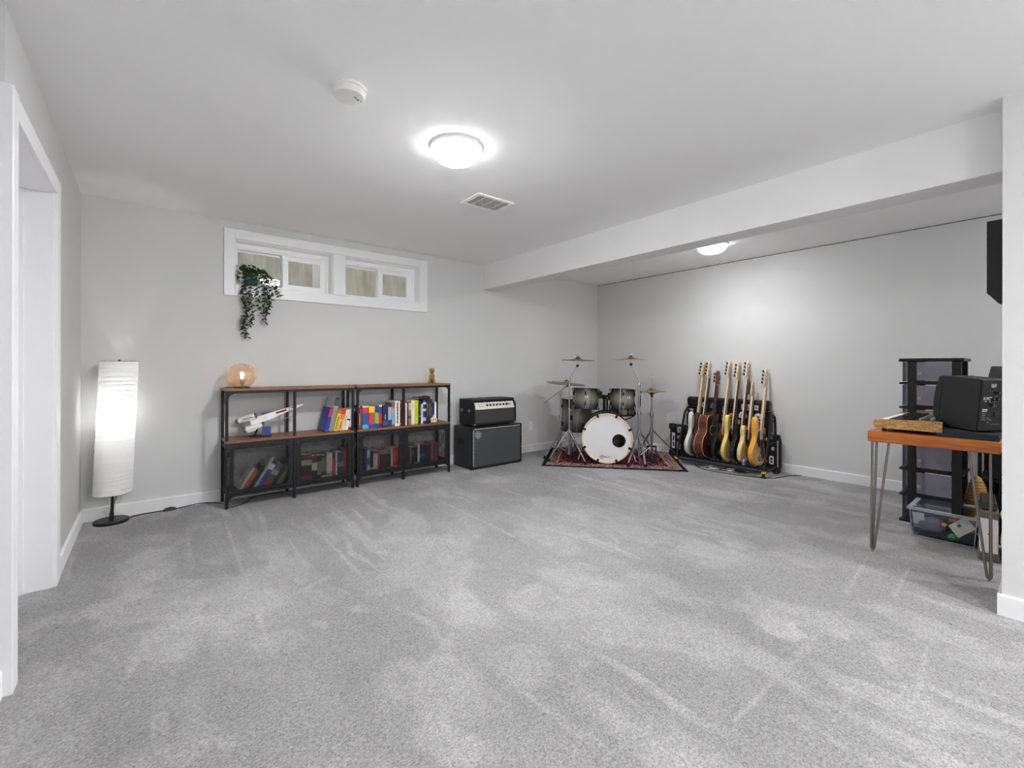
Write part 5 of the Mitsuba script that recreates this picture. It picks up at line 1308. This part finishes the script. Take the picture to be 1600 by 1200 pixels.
part(t, 'valance', box(CX0 - .002, 5.371, 1.998, 2.986, .6545, .6605, .001), 'steel')
for y in (2.10, 2.88):
    part(t, 'corner_guard', box(CX0 - .003, CX0 + .03, y - .035, y + .035, .735, .778, .006), C(46, 46, 48))
for y in (2.2, 2.5, 2.8):
    part(t, 'latch', box(CX0 - .006, CX0 + .002, y - .02, y + .02, .635, .68, .002), 'steel')
S = [(2.935, 2.985, .565, .630, (214, 160, 60), 'box'), (2.885, 2.93, .575, .630, (180, 178, 196), 'box'), (2.70, 2.775, .645, .72, (196, 196, 186), 'disc'), (2.595, 2.665, .645, .715, (70, 100, 160), 'disc'),
     (2.62, 2.76, .545, .59, (206, 196, 140), 'box'), (2.47, 2.52, .60, .66, (206, 206, 206), 'disc'), (2.47, 2.53, .525, .575, (150, 148, 152), 'box'), (2.37, 2.44, .535, .61, (206, 160, 60), 'box'),
     (2.19, 2.30, .655, .725, (196, 190, 206), 'box'), (2.115, 2.16, .665, .72, (206, 198, 206), 'box'), (2.235, 2.33, .545, .64, (214, 214, 212), 'disc'), (2.07, 2.165, .535, .635, (206, 204, 206), 'disc'), (2.06, 2.16, .44, .51, (110, 24, 30), 'box'), (2.175, 2.21, .55, .60, (170, 170, 170), 'box')]
for (a, b, c, d_, col, sh_) in S:
    stick(t, a, b, c, d_, CX0 - .0004, col, sh_, marks=() if sh_ == 'disc' else [(.2, .8, .3, .45, (50, 46, 50)), (.3, .7, .55, .7, (50, 46, 50))])
part(t, 'sticker_print', cat([box(CX0 - .0022, CX0 - .001, 2.105, 2.13, .57, .60), box(CX0 - .0022, CX0 - .001, 2.262, 2.30, .575, .62), box(CX0 - .0022, CX0 - .001, 2.72, 2.755, .665, .70), box(CX0 - .0022, CX0 - .001, 2.62, 2.64, .67, .69)]), C(40, 50, 90))
t = thing('flight_case', 'low wide black case with silver edging on the floor behind the guitar rack', 'guitar case')
part(t, 'shell', box(5.262, 5.376, 1.90, 3.215, .004, .408, .045), 'black_plastic')
for y in (1.915, 3.185):
    part(t, 'edge_trim', tube(smooth_path([(5.275, y, .03), (5.262, y, .08), (5.260, y, .2), (5.262, y, .34), (5.28, y, .395), (5.33, y, .412)], 5), .006, 8), 'silver' if y < 2.5 else 'black_metal', 40)
for z in (.03, .37):
    part(t, 'corner_guard', box(5.2585, 5.30, 3.14, 3.2185, z - .03, z + .045, .012), 'black_rubber')
    part(t, 'corner_guard', box(5.2585, 5.30, 1.8965, 1.97, z - .03, z + .045, .012), 'black_rubber')
for (a, b, c, d_, col, sh_) in [(3.125, 3.17, .10, .30, (206, 206, 206), 'box'), (3.04, 3.09, .31, .38, (206, 206, 206), 'box'), (3.05, 3.10, .22, .28, (200, 130, 100), 'disc'), (3.05, 3.10, .10, .19, (150, 152, 158), 'box'), (1.955, 2.0, .09, .18, (206, 206, 206), 'box'), (2.02, 2.06, .07, .17, (200, 200, 206), 'disc'), (1.94, 1.98, .22, .30, (170, 170, 170), 'disc')]:
    stick(t, a, b, c, d_, 5.2616, col, sh_, marks=() if sh_ == 'disc' else [(.25, .7, .15, .4, (30, 30, 34)), (.25, .7, .5, .8, (30, 30, 34))])
# floor clutter below the rack
def cord(pts, label, r=.0035, m='black_rubber'):
    return single('cable', tube(smooth_path(pts, 8), r, 8), m, label, 'cable', smooth=40)
cord([(5.02, 2.72, .005), (4.86, 2.60, .005), (4.80, 2.42, .005), (4.82, 2.24, .005), (4.86, 2.05, .005), (4.98, 1.86, .005), (5.2, 1.80, .005), (5.33, 1.72, .005)], 'thin black cable curving over the carpet in front of the guitar rack')
cord([(5.15, 2.60, .005), (4.99, 2.55, .005), (4.87, 2.46, .005), (4.93, 2.34, .005), (5.05, 2.30, .005), (4.99, 2.17, .005), (5.10, 2.08, .005)], 'thin black cable looped on the carpet under the guitar rack')
for i, (x, y, a, lb) in enumerate([(4.95, 2.46, 20, 'white sheet standing for light reflections on the carpet under the middle of the rack'), (5.02, 2.31, -14, 'white sheet standing for light reflections on the carpet under the yellow bass guitar')]):
    single('white_sheet', move(rot(box(-.075, .075, -.055, .055, .0006, .0018), a, (0, 0, 1)), x, y, 0), 'paper_white', lb, 'paper')  # flat white sheets paint the light reflections on the carpet here
def pedal(x, y, col, lb):
    t = thing('effects_pedal', lb, 'effects pedal')
    part(t, 'case', box(x - .06, x + .06, y - .035, y + .035, .0015, .036, .005), C(*col))
    part(t, 'treadle', box(x - .055, x + .0, y - .03, y + .03, .0362, .045, .003), 'black_rubber')
    for s in (-1, 1):
        part(t, 'knob', move(lathe([(0, 0), (.009, 0), (.007, .014), (0, .014)], 12), x + .035, y + s * .017, .0363), 'black_plastic', 40)
pedal(5.03, 2.20, (30, 30, 34), 'small black effects pedal on the carpet under the guitar rack right end')
pedal(5.03, 2.405, (120, 92, 40), 'small brown effects pedal on the carpet under the guitar rack middle')
# ------------------------------------------------------------------ desk
DX0, DX1, DYA, DYB, DZ0, DZ1 = 3.45, 4.30, .193, .748, .690, .755
t = thing('desk', 'orange brown solid wood desk top on black hairpin legs at the right', 'desk')
part(t, 'desk_top', box(DX0, DX1, DYA, DYB, DZ0, DZ1, .004), 'desk_wood')
def hairpin(cx, cy, sx, sy, m='steel', lb='dark steel hairpin leg'):
    """three-rod hairpin leg: foot at the corner (cx, cy), rods spreading to the plate inwards (sx, sy)"""
    tops = [(cx + sx * .005, cy - sy * .03 + sy * .035, DZ0 - .004), (cx + sx * .005, cy + sy * .085, DZ0 - .004), (cx + sx * .085, cy + sy * .01, DZ0 - .004)]
    foot = np.array([cx, cy, .006])
    r = .0062
    f1, f2, f3 = foot + [0, sy * -.0, 0], foot + [0, sy * .016, 0], foot + [sx * .016, sy * .004, 0]
    path = [np.array(tops[0]), f1 + [0, 0, .02], (f1 + f2) / 2 + [0, 0, -.000], f2 + [0, 0, .02], np.array(tops[1])]
    k = part(t, 'leg', tube(path, r, 10), m, 40, label=lb)
    part(k, 'brace_rod', rod(np.array(tops[2]), f3 + [0, 0, .002], r, 10), m, 40)
    part(k, 'mounting_plate', box(cx - sx * .008, cx + sx * .10, cy - sy * .012, cy + sy * .10, DZ0 - .0042, DZ0 - .0004), 'black_metal')
hairpin(3.492, .738, 1, -1)
hairpin(3.486, .226, 1, 1)
for (x, y) in ((4.275, .668), (4.275, .235)):
    k = part(t, 'leg', rod((x, y, .001), (x, y, DZ0 - .004), .010, 12), 'black_metal', 40, label='straight black leg')
    part(k, 'mounting_plate', box(x - .03, x + .02, y - .03, y + .03, DZ0 - .0042, DZ0 - .0004), 'black_metal')
# synthesizer with burl wood cheeks
t = thing('keyboard', 'synthesizer keyboard with a rounded burl wood end cheek on the desk', 'keyboard')
KX0, KX1 = 3.468, 4.16
def cheek(x0, x1):
    o = [(.415, .776), (.700, .776), (.716, .780), (.725, .792), (.727, .803), (.724, .815), (.714, .825), (.698, .829), (.415, .838)]
    return yz_plate(Polygon(o), x0, x1)
part(t, 'end_cheek', cheek(KX0, KX0 + .024), 'burl_wood', label='rounded burl wood end cheek')
part(t, 'end_cheek', cheek(KX1 - .024, KX1), 'burl_wood')
part(t, 'screw', rod((KX0 - .001, .705, .803), (KX0 + .002, .705, .803), .005, 10), 'brass')
part(t, 'chassis', box(KX0 + .0245, KX1 - .0245, .42, .70, .775, .800), 'black_plastic')
part(t, 'control_panel', hull([(x, y, z) for x in (KX0 + .0245, KX1 - .0245) for y, z in ((.43, .800), (.555, .800), (.43, .842), (.555, .828))]), 'charcoal_plastic')
wk, bk = [], []
x = KX0 + .026
i = 0
while x + .0225 < KX1 - .026:
    wk.append(box(x, x + .0222, .557, .708, .8005, .822, .0012))
    if i % 7 not in (2, 6):
        bk.append(box(x + .0165, x + .0275, .557, .655, .822, .834, .002))
    x += .0231; i += 1
for m_ in wk: part(t, 'white_key', m_, 'paper_white')
for m_ in bk: part(t, 'black_key', m_, 'black_gloss')
for r_ in range(2):
    for q in range(10):
        part(t, 'knob', move(lathe([(0, 0), (.008, 0), (.006, .014), (0, .014)], 10), KX0 + .07 + q * .058, .465 + r_ * .05, .839 - r_ * .0055), C(150, 150, 150), 40)
for sy in (.45, .68):
    for xx in (KX0 + .05, KX1 - .05):
        part(t, 'foot', move(lathe([(0, 0), (.012, 0), (.012, .0198), (0, .0198)], 10), xx, sy, DZ1 + .0004), 'black_rubber')
k = single('white_sheet', rot(box(3.53, 3.80, .50, .545, .8465, .8475), 0, (0, 0, 1)), 'paper_white', 'pale sheet lying across the control panel of the keyboard', 'paper')
scene.pop('white_sheet_002'); labels.pop('white_sheet_002')
# foam pad and studio monitor, toed in
t = thing('foam_pad', 'dark stepped foam pad under the black studio monitor on the desk', 'foam pad')
fdir = np.array([.51, .86]); fdir /= np.linalg.norm(fdir)      # the monitor's front
bdir = np.array([fdir[1], -fdir[0]])
Cn = np.array([3.498, .283])
def M2(z):
    return mat((Cn[0], Cn[1], z), (*bdir, 0), (*fdir, 0), (0, 0, 1))
pz = DZ1 + .0005
# the pad lies along the desk's near end
part(t, 'base', box(3.470, 3.70, .195, .44, pz, pz + .020, .003), 'dark_foam')
part(t, 'wedge', hull([(x, y, z) for x in (3.476, 3.695) for y, z in ((.20, pz + .0202), (.432, pz + .0202), (.20, pz + .030), (.432, pz + .046))]), 'dark_foam')
t = thing('studio_monitor', 'black studio monitor speaker seen from behind on the foam pad on the desk', 'speaker')
tl = math.radians(5.5)
MS = M2(DZ1 + .040) @ trimesh.transformations.rotation_matrix(tl, (1, 0, 0))
W_, D_, H_ = .186, .225, .288
def ms(m): return xf(m, MS)
prof = [(0, 0), (D_ - .035, 0), (D_ - .012, .006), (D_ - .002, .05), (D_ + .006, .14), (D_ - .002, .235), (D_ - .012, H_ - .006), (D_ - .035, H_), (0, H_)]
cab = yz_plate(Polygon(closed_spline(prof, 1)), 0, W_)
part(t, 'cabinet', ms(box(.0, W_, .006, D_ - .03, 0, H_, .004)), 'charcoal_plastic')
bf = Polygon([(D_ - .0305, 0.001), (D_ - .012, .008), (D_ + .0, .06), (D_ + .006, .14), (D_ + .0, .225), (D_ - .012, H_ - .008), (D_ - .0305, H_ - .001)])
part(t, 'front_baffle', ms(yz_plate(bf, .001, W_ - .001)), 'charcoal_plastic', 30)
part(t, 'back_panel', ms(box(.004, W_ - .004, .0, .0062, .005, H_ - .005, .002)), 'black_gloss', label='glossy black back panel with controls')
part(t, 'woofer', ms(move(rot(lathe([(0, 0), (.02, .004), (.06, .014), (.064, .016), (.064, .006), (.03, -.004), (0, -.008)], 32), -90, (1, 0, 0)), W_ / 2, D_ + .004, .10)), C(210, 180, 40), 40)
part(t, 'tweeter', ms(move(rot(lathe([(0, .006), (.012, .004), (.03, .010), (.032, .0), (0, .0)], 24), -90, (1, 0, 0)), W_ / 2, D_ + .002, .215)), C(40, 40, 40), 40)
BP = MS @ mat((0, -.0003, 0), (1, 0, 0), (0, 0, 1), (0, -1, 0))        # lettering plane of the back panel, x right, y up
def bp(m): return xf(m, BP)
WHT = C(226, 226, 222)
def text(s, u, v, h, m=WHT, nm='lettering', sx=1.0, bold=True, parent=None):
    part(parent or t, nm, bp(xf(meshkit.text_mesh(s, h, .0006, bold), mat((u, v, 0), (sx, 0, 0), (0, 1, 0), (0, 0, 1)))), m)
fr_ = sbox(.062, .243, .094, .264).difference(sbox(.0635, .2445, .0925, .2625))
part(t, 'logo_frame', bp(prism(fr_, .0006)), WHT)
text('KRK', .0645, .2475, .0115, sx=.85)
text('ROKIT', .0185, .176, .0155, sx=.86, nm='model_lettering')
text('5', .058, .160, .013, C(226, 214, 60), nm='model_number')
part(t, 'logo_bar', bp(box(.030, .042, .167, .171, 0, .0006)), WHT)
part(t, 'rating_label', bp(box(.021, .052, .112, .126, 0, .0005)), WHT, label='white rating label')
part(t, 'label_print', bp(cat([box(.026, .046, .1165, .1195, .0004, .0009), box(.028, .044, .1215, .1225, .0004, .0009)])), C(60, 60, 60))
ln = []
r3 = random.Random(4)
for i in range(9):
    ln.append(box(.021, .021 + r3.uniform(.018, .033), .104 - i * .0052, .1055 - i * .0052, 0, .0005))
part(t, 'small_print', bp(cat(ln)), C(150, 150, 148), kind='stuff')
for (u, v) in ((.076, .178), (.076, .149), (.104, .214), (.104, .178)):
    kk = part(t, 'control_knob', bp(move(lathe([(0, 0), (.0085, 0), (.007, .012), (0, .012)], 16), u, v, 0)), 'charcoal_plastic', 40)
    part(kk, 'pointer', bp(box(u - .0008, u + .0008, v, v + .006, .0121, .0127)), WHT)
for (u, v) in ((.062, .072), (.076, .062), (.062, .048)):
    part(t, 'warning_mark', bp(box(u, u + .007, v, v + .006, 0, .0005)), C(196, 196, 192))
part(t, 'socket', bp(cat([box(.10, .14, .085, .11, 0, .003, .001)])), 'charcoal_plastic')
part(t, 'small_print', bp(cat([box(.085 + i * .012, .093 + i * .012, .040, .042, 0, .0005) for i in range(5)] + [box(.088, .115, .195, .1965, 0, .0005), box(.085, .112, .166, .1675, 0, .0005), box(.085, .112, .137, .1385, 0, .0005)])), C(150, 150, 148), kind='stuff')
# laptop behind the monitor
t = thing('laptop', 'black laptop behind the studio monitor, its tilted screen seen nearly edge-on', 'laptop')
lz = .905
part(t, 'riser', box(3.78, 4.06, .205, .395, DZ1 + .0005, lz - .0005, .004), 'black_plastic', label='black stand below the laptop')
part(t, 'base', box(3.76, 4.08, .20, .405, lz, lz + .020, .004), 'charcoal_plastic')
LM = mat((3.765, .215, lz + .019), (1, 0, 0), (0, -.20, .98), (0, .98, .20))
part(t, 'screen', xf(box(0, .31, 0, .235, -.005, .004, .002), mat((3.765, .225, lz + .019), (.965, .262, 0), (.05, -.185, .98), (-.257, .946, .19))), 'charcoal_plastic')
# ------------------------------------------------------------------ wall speaker in the alcove
t = thing('wall_speaker', 'black wall-mounted speaker with a chamfered foot high beside the stub wall', 'speaker')
ws = Polygon([(0, 1.547), (.045, 1.484), (.20, 1.484), (.20, 1.929), (0, 1.929)])
part(t, 'cabinet', xf(prism(ws, .13), mat((3.615, 0.232, 0), (-.02 / .2, -.995, 0), (0, 0, 1), (-.995, .02 / .2, 0))), 'black_plastic')
part(t, 'bracket', box(BX1, 3.50, .09, .15, 1.66, 1.76, .004), 'black_metal')
# ------------------------------------------------------------------ drawer tower
t = thing('drawer_tower', 'tall black plastic drawer tower with smoky clear drawers behind the desk', 'drawer tower')
TX0, TX1, TY0, TY1 = 4.362, 4.72, .425, .712
LV = [.002, .195, .385, .600, .842, 1.022, 1.192]
for (y0, y1) in ((TY1 - .052, TY1 - .002), (TY0, TY0 + .050)):
    for x0 in (TX0, TX1 - .03):
        part(t, 'post', box(x0, x0 + .03, y0, y1, .004, 1.19, .003), 'black_plastic')
for z in LV[:-1]:
    part(t, 'ledge', box(TX0 + .004, TX1 - .004, TY0 - .010, TY1 + .045, z, z + .014, .002), 'black_plastic')
    part(t, 'front_rail', box(TX0 + .006, TX0 + .02, TY0 + .0505, TY1 - .0525, z + .0145, z + .026, .001), 'black_plastic')
part(t, 'top_board', box(TX0 - .012, TX1 + .01, TY0 - .014, TY1 + .047, 1.1905, 1.213, .006), 'black_plastic')
rd = random.Random(9)
for i in range(6):
    z0, z1 = LV[i] + .030, LV[i + 1] - .006
    dkey = part(t, 'drawer', cat([box(TX0 + .003, TX0 + .0042, TY0 + .0515, TY1 - .0535, z0, z1)]), 'smoky_plastic', label='smoky clear drawer')
    part(dkey, 'drawer_side', box(TX0 + .035, TX1 - .035, TY1 + .030, TY1 + .0312, z0 - .010, z1 + .002), 'frosted_plastic')
    part(dkey, 'drawer_bottom', box(TX0 + .02, TX1 - .035, TY0 + .052, TY1 - .054, z0 - .0035, z0 - .001), 'frosted_plastic')
    part(dkey, 'pull', move(rot(lathe([(0, 0), (.013, 0), (.013, .004), (.006, .006), (0, .006)], 16), -90, (0, 1, 0)), TX0 + .0028, TY1 - .068, z0 + .05), 'frosted_plastic', 40)
def lump(o, s, seed, n=2):
    m_ = trimesh.creation.icosphere(3, 1.0)
    v = m_.vertices
    k = .75 + .5 * meshkit.fbm(v * 1.6 + seed * 7.3, 3, seed)
    m_.vertices = v * k[:, None] * np.array(s) + np.array(o)
    return m_
yc = (TY0 + TY1) / 2
for (i, o, s, col, lb) in [(3, (4.46, yc - .02, .690), (.07, .07, .050), (110, 116, 130), 'grey cloth bundle in the third drawer from the top'), (2, (4.45, .62, .455), (.05, .035, .045), (96, 130, 180), 'blue bag in the drawer just under the desk top'), (2, (4.46, .52, .45), (.05, .05, .04), (70, 72, 78), 'dark bag in the drawer just under the desk top'),
                           (4, (4.46, yc, .925), (.07, .075, .050), (134, 130, 150), 'pale lavender cloth in the second drawer from the top'), (5, (4.47, yc, 1.095), (.07, .075, .035), (120, 124, 140), 'grey blue cloth in the top drawer'), (1, (4.44, .53, .288), (.04, .05, .028), (150, 130, 104), 'tan bag in the drawer above the clear bin'), (0, (4.46, yc, .09), (.06, .07, .045), (60, 62, 72), 'dark bundle in the lowest drawer')]:
    single('cloth_bundle', lump(o, s, i + 3 + len(lb)), C(*col, .8), lb, 'cloth bundle', smooth=True)
cc = []
for i in range(5):
    a = np.linspace(0, 2 * PI * .95, 26)
    cc.append(tube([(4.40 + .004 * i, .555 + .04 * math.cos(q + i) + i * .012, .270 + .026 * math.sin(q + i * .7) + .004 * i) for q in a], .0028, 6))
single('cable_coil', cat(cc), 'black_rubber', 'coiled black cable in the drawer above the clear bin', 'cable', smooth=40)
# ------------------------------------------------------------------ clear storage bin
t = thing('storage_bin', 'clear plastic storage bin with lid full of small things under the desk', 'storage bin')
bx0, bx1, by0, by1, bz = 4.045, 4.40, .325, .645, .178
def taper(x0, x1, y0, y1, z0, z1, d):
    return [[(x0 + d, y0 + d, z0), (x1 - d, y0 + d, z0), (x1 - d, y1 - d, z0), (x0 + d, y1 - d, z0)], [(x0, y0, z1), (x1, y0, z1), (x1, y1, z1), (x0, y1, z1)]]
lo, hi = taper(bx0, bx1, by0, by1, .004, bz, .012)
V = np.array(lo + hi); F = []
for j in range(4):
    k = (j + 1) % 4
    F += [(j, k, k + 4), (j, k + 4, j + 4)]
F += [(0, 2, 1), (0, 3, 2)]
part(t, 'tub', trimesh.Trimesh(V, F, process=False), 'clear_plastic')
rim = sbox(bx0 - .014, by0 - .014, bx1 + .014, by1 + .014).difference(sbox(bx0 + .002, by0 + .002, bx1 - .002, by1 - .002))
part(t, 'rim', move(prism(rim, .010), 0, 0, bz), 'frosted_plastic')
lid = trimesh.Trimesh(np.array([(bx0 - .010, by0 - .010, bz + .0105), (bx1 + .01, by0 - .01, bz + .0105), (bx1 + .01, by1 + .01, bz + .0105), (bx0 - .01, by1 + .01, bz + .0105)]), [(0, 1, 2), (0, 2, 3)], process=False)
lid2 = move(rrect(0, 1, 0, 1, .1) and prism(rrect(bx0 + .02, bx1 - .02, by0 + .02, by1 - .02, .02), .0012), 0, 0, bz + .016)
part(t, 'lid', lid, 'clear_plastic')
lr = sbox(bx0 - .012, by0 - .012, bx1 + .012, by1 + .012).difference(sbox(bx0 + .012, by0 + .012, bx1 - .012, by1 - .012))
part(t, 'lid_rim', move(prism(lr, .006), 0, 0, bz + .0108), 'frosted_plastic')
for j in range(4):
    part(t, 'corner_edge', rod(np.array(lo[j]), np.array(hi[j]), .0028, 8), 'frosted_plastic', 40)
    part(t, 'base_edge', rod(np.array(lo[j]), np.array(lo[(j + 1) % 4]), .0030, 8), 'frosted_plastic', 40)
part(t, 'lid_latch', box(bx0 + .03, bx0 + .07, by1 - .03, by1 - .012, bz + .017, bz + .022, .002), 'frosted_plastic')
def inbin(name, mesh, m, label, catg, **k):
    return single(name, mesh, m, label, catg, **k)
inbin('folded_paper', move(rot(box(-.045, .045, -.03, .03, -.0012, .0012), 70, (0, 1, 0)), 4.085, .605, .115), 'paper_white', 'white paper slip standing at the left end of the clear bin', 'paper')
inbin('envelope', xf(box(-.055, .055, -.042, .042, -.002, .002, .001), mat((4.085, .395, .110), np.array([.1, -.72, .69]) / 1.0, np.array([.35, .62, .70]) / 1.0, (-.93, .17, .32))), 'paper_cream', 'cream envelope tilted against the front of the clear bin', 'envelope')
inbin('envelope_stamp', xf(box(-.012, .008, -.006, .010, .0, .0006), mat((4.0825, .405, .118), (.1, -.72, .69), (.35, .62, .70), (-.93, .17, .32))), C(50, 50, 52), 'dark stamp mark on the cream envelope in the clear bin', 'label')
labels['envelope'].pop('group', None)
scene['envelope__stamp'] = scene.pop('envelope_stamp'); labels.pop('envelope_stamp')
inbin('plastic_bag', lump((4.12, .545, .072), (.05, .075, .058), 21), C(104, 100, 116, .3), 'crumpled grey plastic bag in the left half of the clear bin', 'bag', smooth=True)
inbin('candy_pouch', lump((4.105, .50, .088), (.025, .030, .028), 33), C(132, 50, 84, .4), 'small magenta pouch in the grey bag inside the clear bin', 'pouch', smooth=True)
inbin('yellow_disc', align(lathe([(0, 0), (.012, 0), (.012, .004), (0, .004)], 18), (4.072, .478, .108), (3.2, .3, .4)), C(226, 190, 60), 'small yellow disc in the clear bin', 'token')
inbin('green_ball', lump((4.085, .432, .036), (.026, .036, .024), 41), C(30, 130, 66, .4), 'bright green lump at the front foot of the clear bin', 'toy', smooth=True)
inbin('cable_box', box(4.13, 4.24, .35, .46, .02, .145, .003), C(52, 54, 64), 'dark box at the back of the clear bin', 'box')
inbin('label_strip', box(4.125, 4.1292, .40, .462, .122, .142), C(226, 120, 40), 'orange label strip on the dark box in the clear bin', 'label')
scene['cable_box__label_strip'] = scene.pop('label_strip'); labels.pop('label_strip'); labels['cable_box__label_strip'] = {'label': 'orange label strip'}
inbin('dark_cloth', lump((4.11, .372, .045), (.05, .05, .045), 52), C(30, 34, 52, .9), 'navy cloth at the right end of the clear bin', 'cloth bundle', smooth=True)
inbin('black_cloth', lump((4.25, .50, .06), (.12, .12, .055), 61), C(36, 40, 50, .9), 'black cloth filling the back of the clear bin', 'cloth bundle', smooth=True)
inbin('navy_cloth', lump((4.115, .505, .030), (.045, .125, .030), 77), C(26, 32, 50, .9), 'long dark navy cloth along the front bottom of the clear bin', 'cloth bundle', smooth=True)
inbin('brown_box', box(4.09, 4.14, .335, .375, .085, .150, .003), C(140, 96, 64), 'small brown box at the right end of the clear bin', 'box')
for (a, b, lb) in ((.555, .615, 'short'), (.36, .54, 'long')):
    inbin('wooden_ruler', box(4.20, 4.215, a, b, .150, .156, .001), C(196, 146, 108), '%s tan wooden stick lying under the lid of the clear bin' % lb, 'stick')
# ------------------------------------------------------------------ things right of the bin
t = thing('computer_tower', 'old white computer case with grey trim standing right of the clear bin', 'computer')
PM_ = mat((3.858, .297, 0), (.955, .10, 0), (.02, -1, 0), (0, 0, 1))
def pc(m): return xf(m, mat((3.862, .300, .0), (.995, .10, 0), (.10, -.995, 0), (0, 0, 1))) if False else xf(m, mat((3.862, .222, .0), (.995, .10, 0), (-.10, .995, 0), (0, 0, 1)))
part(t, 'side_panel', pc(box(0, .36, 0, .075, .045, .250, .004)), 'paper_white')
part(t, 'base_trim', pc(box(-.008, .368, -.006, .081, .0005, .0445, .005)), C(96, 94, 90))
part(t, 'top_trim', pc(box(-.004, .364, -.004, .079, .2505, .292, .006)), C(104, 96, 86))
part(t, 'screw', pc(rod((-.002, .040, .16), (.001, .040, .16), .004, 8)), 'black_metal')
t = thing('old_receiver', 'dark grey old device lying on top of the white computer case', 'electronic device')
part(t, 'case', pc(box(.03, .30, .004, .070, .2925, .345, .006)), C(58, 54, 50))
part(t, 'vent_slots', pc(cat([box(.05 + i * .02, .06 + i * .02, .0035, .0042, .30, .335) for i in range(10)])), 'black_rubber', kind='stuff')
t = thing('dark_case', 'black case standing behind the white computer case', 'case')
part(t, 'shell', box(3.90, 4.20, .05, .185, .0005, .255, .01), 'black_plastic')
part(t, 'lid', box(3.895, 4.205, .045, .19, .2555, .30, .01), C(70, 68, 66))
part(t, 'latch', box(3.892, 3.90, .10, .14, .235, .275, .003), 'steel')
t = thing('beige_cable', 'beige cable loop hanging beside the stub wall under the desk', 'cable')
part(t, 'wire', tube(smooth_path([(3.845, .205, .305), (3.83, .195, .26), (3.825, .205, .17), (3.83, .205, .12), (3.845, .19, .10), (3.86, .18, .14), (3.86, .185, .26), (3.88, .18, .32)], 8), .0055, 10), 'stone_cream', 40)
part(t, 'plug', lump((3.845, .203, .292), (.012, .012, .026), 71), 'stone_cream', True)
t = thing('wicker_cone', 'tan ribbed woven cone standing behind the clear bin under the desk', 'basket')
part(t, 'cone', xf(lathe([(0, .30), (.022, .285), (.045, .22), (.060, .12), (.066, 0), (0, 0)], 30), mat((4.54, .365, .085), (1, 0, 0), (0, 1, 0), (0, 0, 1))), C(176, 138, 76), 40)
rb = []
for i in range(14):
    z = .01 + i * .019
    r_ = np.interp(z, [0, .12, .22, .285], [.066, .060, .045, .022]) + .001
    rb.append(tube([(4.54 + r_ * math.cos(q), .365 + r_ * math.sin(q), .085 + z) for q in np.linspace(0, 2 * PI, 25)], .0035, 6, False))
part(t, 'woven_rings', cat(rb), C(136, 100, 50), 40, kind='stuff')
t = thing('cardboard_box', 'dark cardboard box under the wicker cone behind the clear bin', 'box')
part(t, 'body', box(4.44, 4.66, .27, .405, .0005, .082, .004), C(60, 52, 44))
t = thing('equipment_shelf', 'black equipment rack unit standing in the alcove behind the desk', 'equipment rack')
for z in (.0, .30, .60, .80):
    part(t, 'shelf', box(4.78, 5.25, -.35, .38, z + .004, z + .024, .002), 'black_metal')
for x in (4.78, 5.23):
    for y in (-.35, .36):
        part(t, 'post', box(x, x + .02, y, y + .02, .0, .84, .001), 'black_metal')
part(t, 'back_panel', box(5.251, 5.258, -.35, .38, .0, .84), 'black_plastic')
for (z, h_) in ((.0245, .2), (.3245, .22), (.6245, .12)):
    single('rack_unit', box(4.80, 5.22, -.30, .33, z, z + h_, .006), 'black_plastic', {.0245: 'black box on the lowest level of the equipment rack', .3245: 'black box on the middle level of the equipment rack', .6245: 'slim black box on the upper level of the equipment rack'}[z], 'equipment')
